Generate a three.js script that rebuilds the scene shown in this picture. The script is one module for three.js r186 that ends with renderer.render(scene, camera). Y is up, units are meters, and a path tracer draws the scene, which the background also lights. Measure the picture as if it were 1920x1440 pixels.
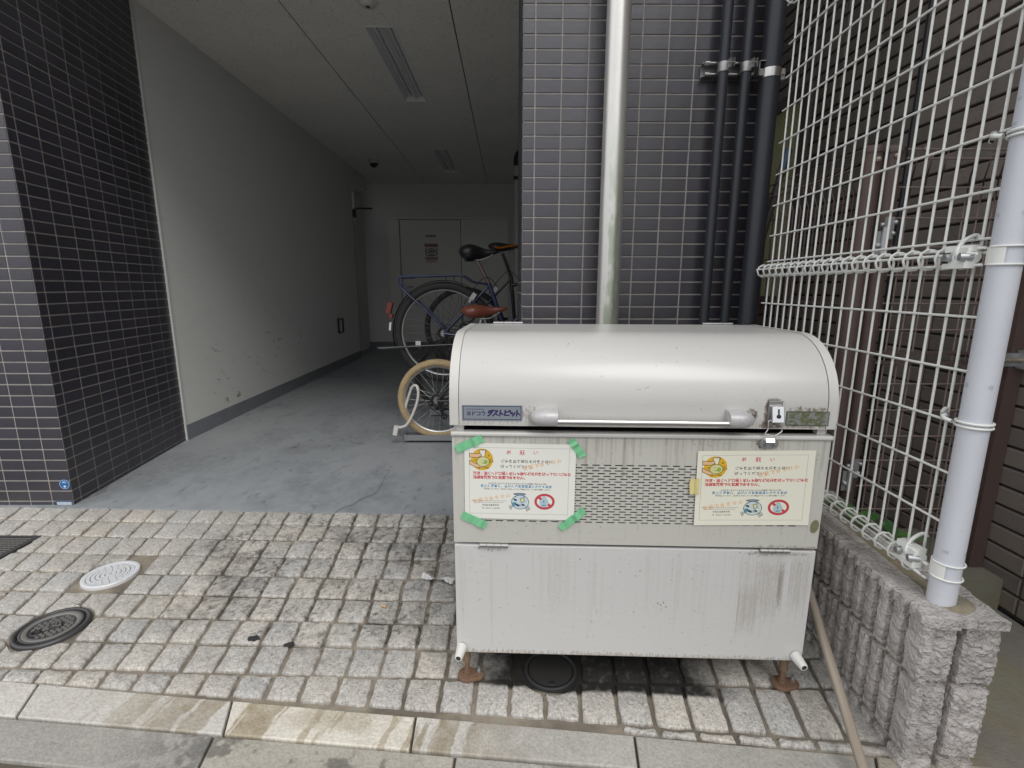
import * as THREE from 'three';
import { mergeGeometries } from 'three/addons/utils/BufferGeometryUtils.js';

// ---------------------------------------------------------------- camera, sky, sun, exposure
const R = (d) => d * Math.PI / 180;
const scene = new THREE.Scene();
const camera = new THREE.PerspectiveCamera(2 * Math.atan(720 / 924) * 180 / Math.PI, 4 / 3, 0.02, 200);
camera.position.set(0, 1, 0);
camera.rotation.set(R(-11.14), R(-0.43), R(0.15), 'YXZ');
camera.updateMatrixWorld(true);
camera.updateProjectionMatrix();

{ // overcast sky: even grey cloud, brighter overhead
  const w = 128, h = 64, d = new Float32Array(w * h * 4);
  for (let j = 0; j < h; j++) for (let i = 0; i < w; i++) {
    const el = ((j + 0.5) / h - 0.5) * Math.PI;             // row 0 is the nadir
    const s = Math.sin(el), v = s > 0 ? 0.68 + 0.34 * s : 0.22;
    const k = 4 * (j * w + i);
    d[k] = v * 0.985; d[k + 1] = v; d[k + 2] = v * 1.035; d[k + 3] = 1;
  }
  const t = new THREE.DataTexture(d, w, h, THREE.RGBAFormat, THREE.FloatType);
  t.mapping = THREE.EquirectangularReflectionMapping; t.magFilter = t.minFilter = THREE.LinearFilter; t.needsUpdate = true;
  scene.background = t; scene.environment = t;
}
const sun = new THREE.DirectionalLight(new THREE.Color().setRGB(1, 0.97, 0.92), 1.1);
sun.position.set(3.2, 8.5, 5.2); sun.target.position.set(0, 0, -1.2);
sun.castShadow = true; sun.shadow.radius = 60; sun.shadow.mapSize.set(2048, 2048);
Object.assign(sun.shadow.camera, { left: -6, right: 6, top: 6, bottom: -6, near: 0.5, far: 30 });
scene.add(sun, sun.target);

const renderer = new THREE.WebGLRenderer({ antialias: true });
renderer.shadowMap.enabled = true;
renderer.toneMapping = THREE.LinearToneMapping;
renderer.toneMappingExposure = 1.38;

// ---------------------------------------------------------------- helpers
let seed = 12345;
const rnd = () => { seed = (seed + 0x6D2B79F5) | 0; let t = Math.imul(seed ^ (seed >>> 15), 1 | seed); t = (t + Math.imul(t ^ (t >>> 7), 61 | t)) ^ t; return ((t ^ (t >>> 14)) >>> 0) / 4294967296; };
const rr = (a, b) => a + (b - a) * rnd();
const TAB = new Float32Array(65536); for (let i = 0; i < 65536; i++) TAB[i] = rnd();
const hash = (x, y) => TAB[((x * 157 + y * 8191) & 65535)];
function vn(x, y, per = 0) {                                        // value noise, tileable with period per
  const xi = Math.floor(x), yi = Math.floor(y); let u = x - xi, v = y - yi; u = u * u * (3 - 2 * u); v = v * v * (3 - 2 * v);
  const m = (a) => per ? ((a % per) + per) % per : a & 65535;
  const x0 = m(xi), x1 = m(xi + 1), y0 = m(yi), y1 = m(yi + 1);
  const a = hash(x0, y0), b = hash(x1, y0), c = hash(x0, y1), e = hash(x1, y1);
  return a + (b - a) * u + (c - a) * v + (a - b - c + e) * u * v;
}
const fbm = (x, y, o = 4, per = 0) => { let s = 0, a = 0.5, n = 0; for (let i = 0; i < o; i++) { s += a * vn(x + i * 17.3 * (per ? 0 : 1), y, per); n += a; a *= 0.5; x *= 2; y *= 2; per *= 2; } return s / n; };
const sstep = (a, b, x) => { const t = Math.min(1, Math.max(0, (x - a) / (b - a))); return t * t * (3 - 2 * t); };
const lerp = (a, b, t) => a + (b - a) * t;
const toS = (v) => 255 * (v <= 0.0031308 ? 12.92 * v : 1.055 * Math.pow(v, 1 / 2.4) - 0.055);
function tex(w, h, fn, srgb = true) {                               // fn(u, v, i, j) -> [r, g, b] linear 0..1; v runs up
  const d = new Uint8Array(w * h * 4);
  for (let j = 0; j < h; j++) for (let i = 0; i < w; i++) {
    const c = fn((i + 0.5) / w, (j + 0.5) / h, i, j), k = 4 * (j * w + i);
    for (let q = 0; q < 3; q++) { const v = Math.min(1, Math.max(0, c[q])); d[k + q] = srgb ? toS(v) : v * 255; }
    d[k + 3] = 255;
  }
  const t = new THREE.DataTexture(d, w, h, THREE.RGBAFormat);
  t.wrapS = t.wrapT = THREE.RepeatWrapping; t.magFilter = THREE.LinearFilter; t.minFilter = THREE.LinearMipmapLinearFilter; t.generateMipmaps = true;
  if (srgb) t.colorSpace = THREE.SRGBColorSpace;
  t.needsUpdate = true; return t;
}
function canvasTex(w, h, draw) {
  const c = document.createElement('canvas'); c.width = w; c.height = h; draw(c.getContext('2d'), w, h);
  const t = new THREE.CanvasTexture(c); t.colorSpace = THREE.SRGBColorSpace; t.magFilter = THREE.LinearFilter; t.anisotropy = 4; return t;
}
const rep = (t, sx, sy = sx) => { t.repeat.set(1 / sx, 1 / sy); return t; };   // texture laid over metres
const mat = (r, g, b, rough = 0.8, o = {}) => { const m = new THREE.MeshPhysicalMaterial({ roughness: rough, ...o }); m.color.setRGB(r, g, b); return m; };
const tint = (m, k, kg = k, kb = k) => { const c = m.clone(); c.color.setRGB(m.color.r * k, m.color.g * kg, m.color.b * kb); return c; };

const V = (x, y, z) => new THREE.Vector3(x, y, z);
const clean = (g) => { g = g.index ? g.toNonIndexed() : g; for (const k of Object.keys(g.attributes)) if (!['position', 'normal', 'uv'].includes(k)) g.deleteAttribute(k); if (!g.attributes.uv) g.setAttribute('uv', new THREE.BufferAttribute(new Float32Array(g.attributes.position.count * 2), 2)); return g; };
const merge = (list) => mergeGeometries(list.map(clean));
function metreUV(g) {                                               // uv in metres by the way each face points
  g = clean(g); const p = g.attributes.position, uv = new Float32Array(p.count * 2);
  const a = V(), b = V(), c = V(), n = V();
  for (let i = 0; i < p.count; i += 3) {
    a.fromBufferAttribute(p, i); b.fromBufferAttribute(p, i + 1); c.fromBufferAttribute(p, i + 2);
    n.copy(b).sub(a).cross(c.clone().sub(a)); const x = Math.abs(n.x), y = Math.abs(n.y), z = Math.abs(n.z);
    [a, b, c].forEach((q, k) => { const [u, v] = y >= x && y >= z ? [q.x, -q.z] : x >= z ? [q.z, q.y] : [q.x, q.y]; uv[2 * (i + k)] = u; uv[2 * (i + k) + 1] = v; });
  }
  g.setAttribute('uv', new THREE.BufferAttribute(uv, 2)); return g;
}
const box = (w, h, d, x = 0, y = 0, z = 0, rx = 0, ry = 0, rz = 0) => { const g = new THREE.BoxGeometry(w, h, d); if (rx || ry || rz) g.applyMatrix4(new THREE.Matrix4().makeRotationFromEuler(new THREE.Euler(rx, ry, rz))); g.translate(x, y, z); return metreUV(g); };
const boxR = (x0, x1, y0, y1, z0, z1) => box(x1 - x0, y1 - y0, z1 - z0, (x0 + x1) / 2, (y0 + y1) / 2, (z0 + z1) / 2);
function bevelBox(w, h, d, b = 0.002, x = 0, y = 0, z = 0) {        // box with bevelled front and sides, centred
  const s = new THREE.Shape(); const r = b * 0.999, X = w / 2 - b, Y = h / 2 - b;
  s.moveTo(-X, -Y); s.lineTo(X, -Y); s.lineTo(X, Y); s.lineTo(-X, Y); s.closePath();
  const g = new THREE.ExtrudeGeometry(s, { depth: d - 2 * b, bevelEnabled: true, bevelThickness: b, bevelSize: r, bevelSegments: 2, curveSegments: 1 });
  g.translate(x, y, z - d / 2 + b); return metreUV(g);
}
function rod(p, q, r, seg = 10, r2 = r) {                           // straight round bar from p to q
  const d = q.clone().sub(p), g = new THREE.CylinderGeometry(r2, r, d.length(), seg, 1);
  g.applyQuaternion(new THREE.Quaternion().setFromUnitVectors(V(0, 1, 0), d.normalize())); g.translate((p.x + q.x) / 2, (p.y + q.y) / 2, (p.z + q.z) / 2); return clean(g);
}
const tube = (pts, r, seg = 24, rad = 8, closed = false, tension = 0.5) => clean(new THREE.TubeGeometry(new THREE.CatmullRomCurve3(pts, closed, 'catmullrom', tension), seg, r, rad, closed));
const ring = (R_, r, x, y, z, rx = 0, ry = 0, seg = 40, rad = 8, arc = Math.PI * 2) => { const g = new THREE.TorusGeometry(R_, r, rad, seg, arc); g.applyMatrix4(new THREE.Matrix4().makeRotationFromEuler(new THREE.Euler(rx, ry, 0))); g.translate(x, y, z); return clean(g); };
const ball = (r, x, y, z, sx = 1, sy = 1, sz = 1) => { const g = new THREE.SphereGeometry(r, 14, 10); g.scale(sx, sy, sz); g.translate(x, y, z); return clean(g); };
const poly = (pts) => { const s = new THREE.Shape(); pts.forEach(([x, y], i) => i ? s.lineTo(x, y) : s.moveTo(x, y)); s.closePath(); return s; };
const lathe = (pts, seg = 32) => clean(new THREE.LatheGeometry(pts.map(([x, y]) => new THREE.Vector2(x, y)), seg));
const disc = (r, y, x = 0, z = 0, seg = 40) => { const g = new THREE.CircleGeometry(r, seg); g.rotateX(-Math.PI / 2); g.translate(x, y, z); return clean(g); };

const used = {};
const numbered = (n) => { const k = used[n] = (used[n] ?? -1) + 1; return k ? `${n}_${String(k).padStart(3, '0')}` : n; };
function thing(name, label, category, group, pos, turn = 0) {
  const o = new THREE.Group(); o.name = numbered(name); o.userData = { label, category }; if (group) o.userData.group = group;
  if (pos) o.position.set(...pos); o.rotation.y = turn; scene.add(o); return o;
}
function part(parent, name, geo, m, label) { const o = new THREE.Mesh(geo, m); o.name = name; o.castShadow = o.receiveShadow = true; if (label) o.userData.label = label; parent.add(o); return o; }
function solo(name, label, category, geo, m, group) { const o = part(scene, numbered(name), geo, m); o.userData = { label, category }; if (group) o.userData.group = group; return o; }
function struct(name, label, category, geo, m) { const o = geo ? part(scene, numbered(name), geo, m) : new THREE.Group(); o.name = name; o.userData = { label, category, kind: 'structure' }; if (!geo) scene.add(o); return o; }

// how large a quad shows in the picture (pixels squared), 0 when out of frame
const _p = V();
function shown(corners) {
  let a = 0, inside = 0; const q = corners.map((c) => { _p.copy(c).project(camera); const s = [_p.x * 512, _p.y * 384]; if (_p.z < 1 && Math.abs(_p.x) < 1.02 && Math.abs(_p.y) < 1.02) inside++; return s; });
  if (!inside) return 0;
  for (let i = 0; i < q.length; i++) { const n = (i + 1) % q.length; a += q[i][0] * q[n][1] - q[n][0] * q[i][1]; }
  return Math.abs(a / 2);
}
// pieces: {geo, m, pos, quat, size}; the 300 largest in view become parts, the rest one joined part
function layPieces(parent, name, pieces, restName, most = 298) {
  pieces.sort((a, b) => b.size - a.size);
  const byMat = new Map();
  pieces.forEach((p, i) => {
    if (i < most && p.size > 0) { const o = part(parent, name, p.geo, p.m); o.position.copy(p.pos); o.quaternion.copy(p.quat); return; }
    const g = clean(p.geo.clone()).applyMatrix4(new THREE.Matrix4().compose(p.pos, p.quat, V(1, 1, 1)));
    if (!byMat.has(p.m)) byMat.set(p.m, []); byMat.get(p.m).push(g);
  });
  for (const [m, gs] of byMat) { const o = part(parent, restName, merge(gs), m); o.userData.kind = 'stuff'; }
}
const slabCache = {};
function slab(w, h, d, b) {                                         // a tile facing +z: bevelled rim, no back
  const key = [w, h, d, b].map((v) => v.toFixed(4)).join();
  if (slabCache[key]) return slabCache[key];
  const P = [], I = [], X = w / 2, Y = h / 2, c = [[-1, -1], [1, -1], [1, 1], [-1, 1]];
  for (const [z, k] of [[d, b], [d - b, 0], [0, 0]]) for (const [sx, sy] of c) P.push(sx * (X - k), sy * (Y - k), z);
  I.push(0, 1, 2, 0, 2, 3);
  for (const o of [0, 4]) for (let i = 0; i < 4; i++) { const n = (i + 1) % 4; I.push(o + i, o + 4 + i, o + 4 + n, o + i, o + 4 + n, o + n); }
  let g = new THREE.BufferGeometry(); g.setAttribute('position', new THREE.Float32BufferAttribute(P, 3)); g.setIndex(I); g = g.toNonIndexed(); g.computeVertexNormals();
  return (slabCache[key] = metreUV(g));
}

// ---------------------------------------------------------------- materials
const grey = (v) => [v, v, v];
const fineBump = tex(256, 256, (u, v) => grey(0.6 * fbm(u * 24, v * 24, 3, 24) + 0.4 * hash((u * 256) | 0, (v * 256) | 0)), false);
const softBump = tex(256, 256, (u, v) => grey(fbm(u * 8, v * 8, 4, 8)), false);

// glazed dark tile: slightly cloudy firing tone
const tileMap = rep(tex(512, 512, (u, v) => { const n = fbm(u * 10, v * 10, 4, 10), f = fbm(u * 60, v * 60, 2, 60); const k = 0.86 + 0.22 * n + 0.08 * f; return [k, k * 0.995, k]; }), 0.6);
const tileRough = rep(tex(256, 256, (u, v) => { const n = fbm(u * 9, v * 9, 4, 9); return [0, 0.75 + 0.4 * n, 0]; }, false), 0.5);
const tileMat = mat(0.034, 0.031, 0.042, 0.38, { map: tileMap, roughnessMap: tileRough, bumpMap: rep(softBump.clone(), 0.25), bumpScale: 0.0007, ior: 1.78 });
const tileMats = [tileMat, tint(tileMat, 0.86, 0.86, 0.84), tint(tileMat, 1.18, 1.16, 1.16), tint(tileMat, 1.02, 0.98, 1.06), tint(tileMat, 0.95, 0.98, 0.92), tint(tileMat, 1.06, 1.02, 0.98)];
const groutMat = mat(0.36, 0.338, 0.318, 0.95, { map: rep(tex(256, 256, (u, v) => grey(0.75 + 0.4 * fbm(u * 12, v * 12, 4, 12))), 0.5) });
// painted wall inside the passage: faint roller texture and scuffs
const wallMap = canvasTex(2048, 888, (c, w, h) => {                 // 6 m by 2.6 m of wall; x follows z, y follows height
  c.fillStyle = '#f6f6f4'; c.fillRect(0, 0, w, h);
  for (let i = 0; i < 2600; i++) { c.globalAlpha = rr(0.01, 0.05); c.fillStyle = rnd() < 0.6 ? '#c9c8c0' : '#ffffff'; c.beginPath(); c.ellipse(rnd() * w, rnd() * h, rr(2, 26), rr(2, 14), 0, 0, 7); c.fill(); }
  const X = (z) => ((z / 6) % 1 + 1) % 1 * w, Y = (y) => (1 - y / 2.6) * h;
  c.strokeStyle = '#55534f'; c.lineCap = 'round';
  for (let i = 0; i < 46; i++) { const z = rr(-5.6, -3.3), y = rr(0.16, 0.62), l = rr(4, 26), a = rr(-0.9, 0.4); c.globalAlpha = rr(0.12, 0.5); c.lineWidth = rr(1, 3); c.beginPath(); c.moveTo(X(z), Y(y)); c.quadraticCurveTo(X(z) + l * 0.5, Y(y) + l * a * 0.2, X(z) + l * Math.cos(a), Y(y) + l * Math.sin(a)); c.stroke(); }
  c.fillStyle = '#8a7844'; for (const [z, y] of [[-3.62, 0.16], [-3.78, 0.165], [-3.8, 0.17]]) for (let k = 0; k < 14; k++) { c.globalAlpha = rr(0.2, 0.6); c.beginPath(); c.ellipse(X(z) + rr(-7, 7), Y(y) + rr(-7, 5), rr(1, 3), rr(1, 4), 0, 0, 7); c.fill(); }
  c.globalAlpha = 1;
}); wallMap.wrapS = wallMap.wrapT = THREE.RepeatWrapping; rep(wallMap, 6, 2.6);
const wallMat = mat(0.76, 0.76, 0.745, 0.75, { map: wallMap, bumpMap: rep(fineBump.clone(), 0.3), bumpScale: 0.0006 });
const plainWall = mat(0.66, 0.66, 0.64, 0.8, { bumpMap: rep(fineBump.clone(), 0.3), bumpScale: 0.0006 });
const skirtMat = mat(0.2, 0.215, 0.235, 0.6, { map: rep(tex(256, 256, (u, v) => grey(0.88 + 0.2 * fbm(u * 9, v * 9, 4, 9))), 0.8) });
// mineral board ceiling: small worm holes
const ceilMap = rep(tex(1024, 1024, (u, v) => {
  const w = fbm(u * 90, v * 90, 2, 90), g = fbm(u * 190, v * 190, 2, 190), d = sstep(0.74, 0.82, w) * 0.3 + sstep(0.74, 0.82, g) * 0.3, n = 0.93 + 0.08 * fbm(u * 5, v * 5, 3, 5);
  const k = n * (1 - d); return [k, k * 0.99, k * 0.96];
}), 0.9);
const ceilMat = mat(0.88, 0.865, 0.83, 0.95, { map: ceilMap });
// painted concrete floor with worn, wet-stained patches; laid over x -2.4..1.2, z -8.4..-2
const floorMap = tex(1024, 1024, (u, v) => {
  const x = -2.4 + 3.6 * u, z = -2 - 6.4 * (1 - v);
  const big = fbm(x * 1.6 + 3, z * 1.1, 4), crackle = Math.abs(fbm(x * 2.2 + 9, z * 1.2 + 2, 5) - 0.5), f = fbm(x * 30, z * 30, 3);
  let k = 0.86 + 0.28 * big + 0.14 * (f - 0.5);
  const wear = sstep(0.50, 0.6, fbm(x * 3.3 + 20, z * 1.4 + 5, 4));
  k *= 1 - 0.35 * wear * sstep(0.02, 0.0, crackle) - 0.07 * wear * fbm(x * 20, z * 20, 2);
  k *= 1 - 0.12 * sstep(0.45, 0.75, fbm(x * 14 + 40, z * 9, 5)); k *= 1 - 0.25 * sstep(0.74, 0.8, fbm(x * 45 + 4, z * 22, 3)); k *= 1 - 0.2 * sstep(0.5, 0.62, fbm(x * 3 + 70, z * 2.2, 4)) * fbm(x * 50, z * 50, 2);
  return [k * 0.97, k * 1.0, k * 1.02];
});
const floorMat = mat(0.32, 0.33, 0.34, 0.55, { map: floorMap, bumpMap: rep(softBump.clone(), 0.5), bumpScale: 0.0015, roughnessMap: rep(tex(256, 256, (u, v) => [0, 0.75 + 0.5 * fbm(u * 7, v * 7, 4, 7), 0], false), 1.6) });

// granite setts, laid over x -2.5..1.1, z -2.25..-0.75
const PX0 = -2.5, PXW = 3.6, PZ0 = -2.25, PZW = 1.5;
const grimeShadeAt = (x, z) => {                                         // grime trodden in at the entrance; under the bin, grime plus painted-in shade
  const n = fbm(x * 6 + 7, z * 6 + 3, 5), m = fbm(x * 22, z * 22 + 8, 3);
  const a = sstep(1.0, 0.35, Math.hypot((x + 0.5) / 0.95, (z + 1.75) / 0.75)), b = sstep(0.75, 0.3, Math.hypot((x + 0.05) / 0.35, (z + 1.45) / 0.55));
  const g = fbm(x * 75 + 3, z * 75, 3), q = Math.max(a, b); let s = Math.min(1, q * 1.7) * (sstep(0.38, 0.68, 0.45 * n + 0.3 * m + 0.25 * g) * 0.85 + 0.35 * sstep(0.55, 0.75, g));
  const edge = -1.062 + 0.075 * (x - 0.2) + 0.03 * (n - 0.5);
  const under = sstep(edge, edge - 0.014, z) * sstep(-0.2, -0.06, x + 0.25 * (n - 0.5)) * sstep(0.66, 0.46, x + 0.25 * (n - 0.5)) * sstep(-1.6, -1.35, z);  // dark patch under the bin: grime with the bin's shade painted in
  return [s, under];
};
const settMap = tex(2048, 1024, (u, v, i, j) => {
  const x = PX0 + PXW * u, z = PZ0 + PZW * (1 - v);
  const s1 = hash((i * 7) >> 0, j * 3), s2 = vn(x * 300, z * 300), s3 = vn(x * 150 + 9, z * 150), s4 = fbm(x * 12, z * 12, 3);
  let k = 0.82 + 0.26 * (s1 - 0.5) + 0.46 * (s2 - 0.5) + 0.36 * (s3 - 0.5) + 0.2 * (s4 - 0.5);
  if (s2 > 0.76) k *= 0.66; if (s3 > 0.8) k *= 0.62;
  const warm = vn(x * 9 + 3, z * 9);
  const [st, un] = grimeShadeAt(x, z);
  const w = fbm(x * 70, z * 70, 2);
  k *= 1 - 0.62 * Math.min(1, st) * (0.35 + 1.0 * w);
  k *= 1 - Math.min(0.96, 1.0 * un * (0.82 + 0.34 * w));  // grime and painted shade under the bin
  return [k * (0.99 + 0.03 * warm), k * 0.975, k * (0.95 - 0.035 * warm)];
});
const settBump = rep(tex(512, 512, (u, v) => grey(0.5 * fbm(u * 40, v * 40, 3, 40) + 0.5 * fbm(u * 14, v * 14, 3, 14)), false), 1 / 6, 1 / 2.5);
settBump.repeat.set(9, 4);
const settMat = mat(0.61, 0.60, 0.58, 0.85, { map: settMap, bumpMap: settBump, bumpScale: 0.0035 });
const settMats = [settMat, tint(settMat, 0.93), tint(settMat, 1.06, 1.05, 1.03), tint(settMat, 0.97, 0.96, 0.95), tint(settMat, 1.0, 0.98, 0.95), tint(settMat, 0.94, 0.95, 0.97)];
const mortarMap = tex(1024, 512, (u, v) => {
  const x = PX0 + PXW * u, z = PZ0 + PZW * (1 - v); const [st, un] = grimeShadeAt(x, z);
  let k = 0.7 + 0.5 * fbm(x * 40, z * 40, 3) + 0.25 * (fbm(x * 5, z * 5, 3) - 0.5);
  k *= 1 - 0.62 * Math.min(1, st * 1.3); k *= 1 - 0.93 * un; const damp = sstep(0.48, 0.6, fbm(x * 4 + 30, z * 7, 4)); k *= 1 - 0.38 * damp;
  return [k, k * 0.92, k * 0.81];
});
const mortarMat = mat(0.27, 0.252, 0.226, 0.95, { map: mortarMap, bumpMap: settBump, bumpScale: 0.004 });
// kerb slabs: pale stone with brown run-off streaks toward the road; laid over x -1.8..1.3, z -1.2..-0.65
const kerbMap = tex(2048, 512, (u, v, i, j) => {
  const x = -1.8 + 3.1 * u, z = -1.2 + 0.55 * (1 - v);
  const back = -0.975 + 0.105 * x, front = -0.891 + 0.0945 * x, t = (z - back) / (front - back);
  let k = 0.84 + 0.2 * (hash(i * 3, j * 5) - 0.5) + 0.22 * (vn(x * 260, z * 260) - 0.5) + 0.2 * (fbm(x * 14, z * 14, 4) - 0.5), br = 0;
  if (t < 1) {
    const sx = x + 0.22 * (z + 1) + 0.012 * fbm(x * 30, z * 40, 3), r = 0.68 * fbm(sx * 34 + 50, z * 0.9, 3) + 0.32 * fbm(sx * 90, z * 14, 3);
    br = sstep(0.47, 0.56, r) * sstep(-1.15, -0.75, x) * sstep(0.1, -0.15, x) * (0.5 + 0.6 * fbm(x * 40, z * 40, 2));
    br = Math.max(br, 0.45 * sstep(0.52, 0.7, fbm(x * 5, z * 9 + 20, 4)));
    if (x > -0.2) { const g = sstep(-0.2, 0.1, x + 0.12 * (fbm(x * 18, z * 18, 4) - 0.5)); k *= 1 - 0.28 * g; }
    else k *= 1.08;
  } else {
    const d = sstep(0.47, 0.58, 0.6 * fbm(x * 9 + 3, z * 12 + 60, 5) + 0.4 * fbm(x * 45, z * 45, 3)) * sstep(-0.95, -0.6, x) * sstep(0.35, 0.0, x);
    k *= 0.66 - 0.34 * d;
  }
  return [k * (1 - 0.44 * br), k * (0.985 - 0.49 * br), k * (0.955 - 0.57 * br)];
});
const kerbBump = settBump.clone(); kerbBump.repeat.set(14, 2.5);
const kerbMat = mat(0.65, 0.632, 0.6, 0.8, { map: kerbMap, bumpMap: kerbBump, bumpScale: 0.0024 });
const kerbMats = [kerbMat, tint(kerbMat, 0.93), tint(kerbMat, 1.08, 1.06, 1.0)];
const asphaltMat = mat(0.16, 0.16, 0.158, 0.95, { map: rep(tex(512, 512, (u, v) => grey(0.7 + 0.7 * (fbm(u * 90, v * 90, 2, 90) - 0.3))), 0.8), bumpMap: rep(fineBump.clone(), 0.25), bumpScale: 0.003 });
const alleyMat = mat(0.30, 0.285, 0.25, 0.9, { map: rep(tex(512, 512, (u, v) => { const n = fbm(u * 6, v * 6, 5, 6), k = 0.75 + 0.4 * n + 0.15 * (fbm(u * 60, v * 60, 2, 60) - 0.5), b = sstep(0.5, 0.7, fbm(u * 5 + 1, v * 5, 4, 5)); return [k, k * (0.98 - 0.05 * b), k * (0.95 - 0.18 * b)]; }), 1.1), bumpMap: rep(fineBump.clone(), 0.3), bumpScale: 0.002 });

// split-face concrete block
const splitMap = rep(tex(512, 512, (u, v, i, j) => { const a = fbm(u * 22, v * 22, 4, 22), s = hash(i * 5, j * 11), b = fbm(u * 80, v * 80, 2, 80); const k = 0.62 + 0.5 * a + 0.22 * (s - 0.5) + 0.24 * (b - 0.5); return [k, k * 0.97, k * 0.96]; }), 0.3);
const splitMat = mat(0.53, 0.51, 0.49, 0.95, { map: splitMap, bumpMap: rep(tex(512, 512, (u, v) => grey(0.6 * fbm(u * 24, v * 24, 4, 24) + 0.4 * fbm(u * 70, v * 70, 2, 70)), false), 0.3), bumpScale: 0.009 });
const splitMats = [splitMat, tint(splitMat, 0.9), tint(splitMat, 1.08), tint(splitMat, 0.97, 0.95, 0.93)];
const blockCore = mat(0.26, 0.235, 0.215, 0.95, { map: splitMap });
const capMortar = mat(0.33, 0.30, 0.25, 0.95, { map: rep(tex(256, 256, (u, v, i, j) => { const k = 0.6 + 0.5 * fbm(u * 10, v * 10, 4, 10) + 0.35 * (hash(i, j * 3) - 0.5), y = fbm(u * 6, v * 6, 3, 6); return [k, k * (0.98 - 0.06 * y), k * (0.94 - 0.25 * y)]; }), 0.25), bumpMap: rep(fineBump.clone(), 0.2), bumpScale: 0.003 });

// brown brick of the neighbouring house
const brickMat = mat(0.2, 0.174, 0.156, 0.6, { map: rep(tex(512, 512, (u, v) => { const k = 0.7 + 0.45 * fbm(u * 12, v * 12, 4, 12) + 0.2 * (fbm(u * 70, v * 70, 2, 70) - 0.5); return [k, k * 0.99, k * 0.97]; }), 0.5), bumpMap: rep(fineBump.clone(), 0.25), bumpScale: 0.001 });
const brickMats = [brickMat, tint(brickMat, 0.88), tint(brickMat, 1.13, 1.12, 1.1), tint(brickMat, 1.02, 0.98, 0.93)];
const brickGrout = mat(0.06, 0.052, 0.046, 0.95);

const steel = mat(0.60, 0.59, 0.57, 0.32, { metalness: 1 });
const dullSteel = mat(0.42, 0.415, 0.41, 0.5, { metalness: 1 });
const galv = mat(0.50, 0.51, 0.52, 0.48, { metalness: 0.85 });
const chrome = mat(0.72, 0.72, 0.73, 0.18, { metalness: 1 });
const rust = mat(0.21, 0.145, 0.105, 0.85, { map: rep(tex(256, 256, (u, v) => { const n = fbm(u * 14, v * 14, 4, 14); return [0.75 + 0.5 * n, 0.6 + 0.5 * n, 0.5 + 0.5 * n]; }), 0.06), metalness: 0.2 });
const wireWhite = mat(0.83, 0.84, 0.80, 0.45, {});
const postWhite = mat(0.66, 0.68, 0.73, 0.4, { map: rep(tex(256, 512, (u, v) => grey(0.94 + 0.08 * fbm(u * 6, v * 12, 4, 6) - 0.25 * sstep(0.79, 0.84, fbm(u * 30, v * 50, 3, 0)))), 1, 1) });
const brownPaint = mat(0.11, 0.075, 0.066, 0.5, { map: rep(tex(256, 256, (u, v) => grey(0.85 + 0.3 * fbm(u * 8, v * 8, 4, 8))), 0.4) });
const pipeDark = mat(0.030, 0.033, 0.042, 0.42, { map: rep(tex(128, 512, (u, v) => grey(0.85 + 0.35 * fbm(u * 6, v * 10, 4))), 1, 1) });
const blackPlastic = mat(0.016, 0.016, 0.018, 0.45);
const rubber = mat(0.022, 0.021, 0.021, 0.75);
const whitePlastic = mat(0.68, 0.67, 0.63, 0.5);

// ---------------------------------------------------------------- ground
{
  const g = box(60, 0.2, 60, 0, -0.145, 0); struct('road', 'dark asphalt road along the kerb', 'road', g, asphaltMat);
  // passage floor
  const P = [-2.6, 1.0].map((x) => [x, -2.056 + 0.0395 * (x + 0.352)]);
  const s = new THREE.Shape(); s.moveTo(P[0][0], -P[0][1]); s.lineTo(P[1][0], -P[1][1]); s.lineTo(1.0, 8.5); s.lineTo(-2.6, 8.5); s.closePath();
  const fg = new THREE.ExtrudeGeometry(s, { depth: 0.06, bevelEnabled: false }); fg.rotateX(-Math.PI / 2); fg.translate(0, -0.056, 0);
  const c = clean(fg), p = c.attributes.position, uv = c.attributes.uv;
  for (let i = 0; i < p.count; i++) uv.setXY(i, (p.getX(i) + 2.4) / 3.6, 1 - (-2 - p.getZ(i)) / 6.4);
  struct('passage_floor', 'grey painted concrete floor of the covered passage', 'floor', c, floorMat);
  const ag = boxR(0.93, 1.555, -0.04, -0.002, -7, -0.2); struct('alley_ground', 'bare concrete ground of the narrow alley beside the brown wall', 'ground', ag, alleyMat);
}
// covers let into the setts
const COVERS = [[-1.405, -1.59, 0.083], [-1.362, -1.315, 0.084], [0.113, -1.142, 0.068]];
const GRATE = { x0: -2.16, x1: -1.9, z0: -1.862, z1: -1.6 };
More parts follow.
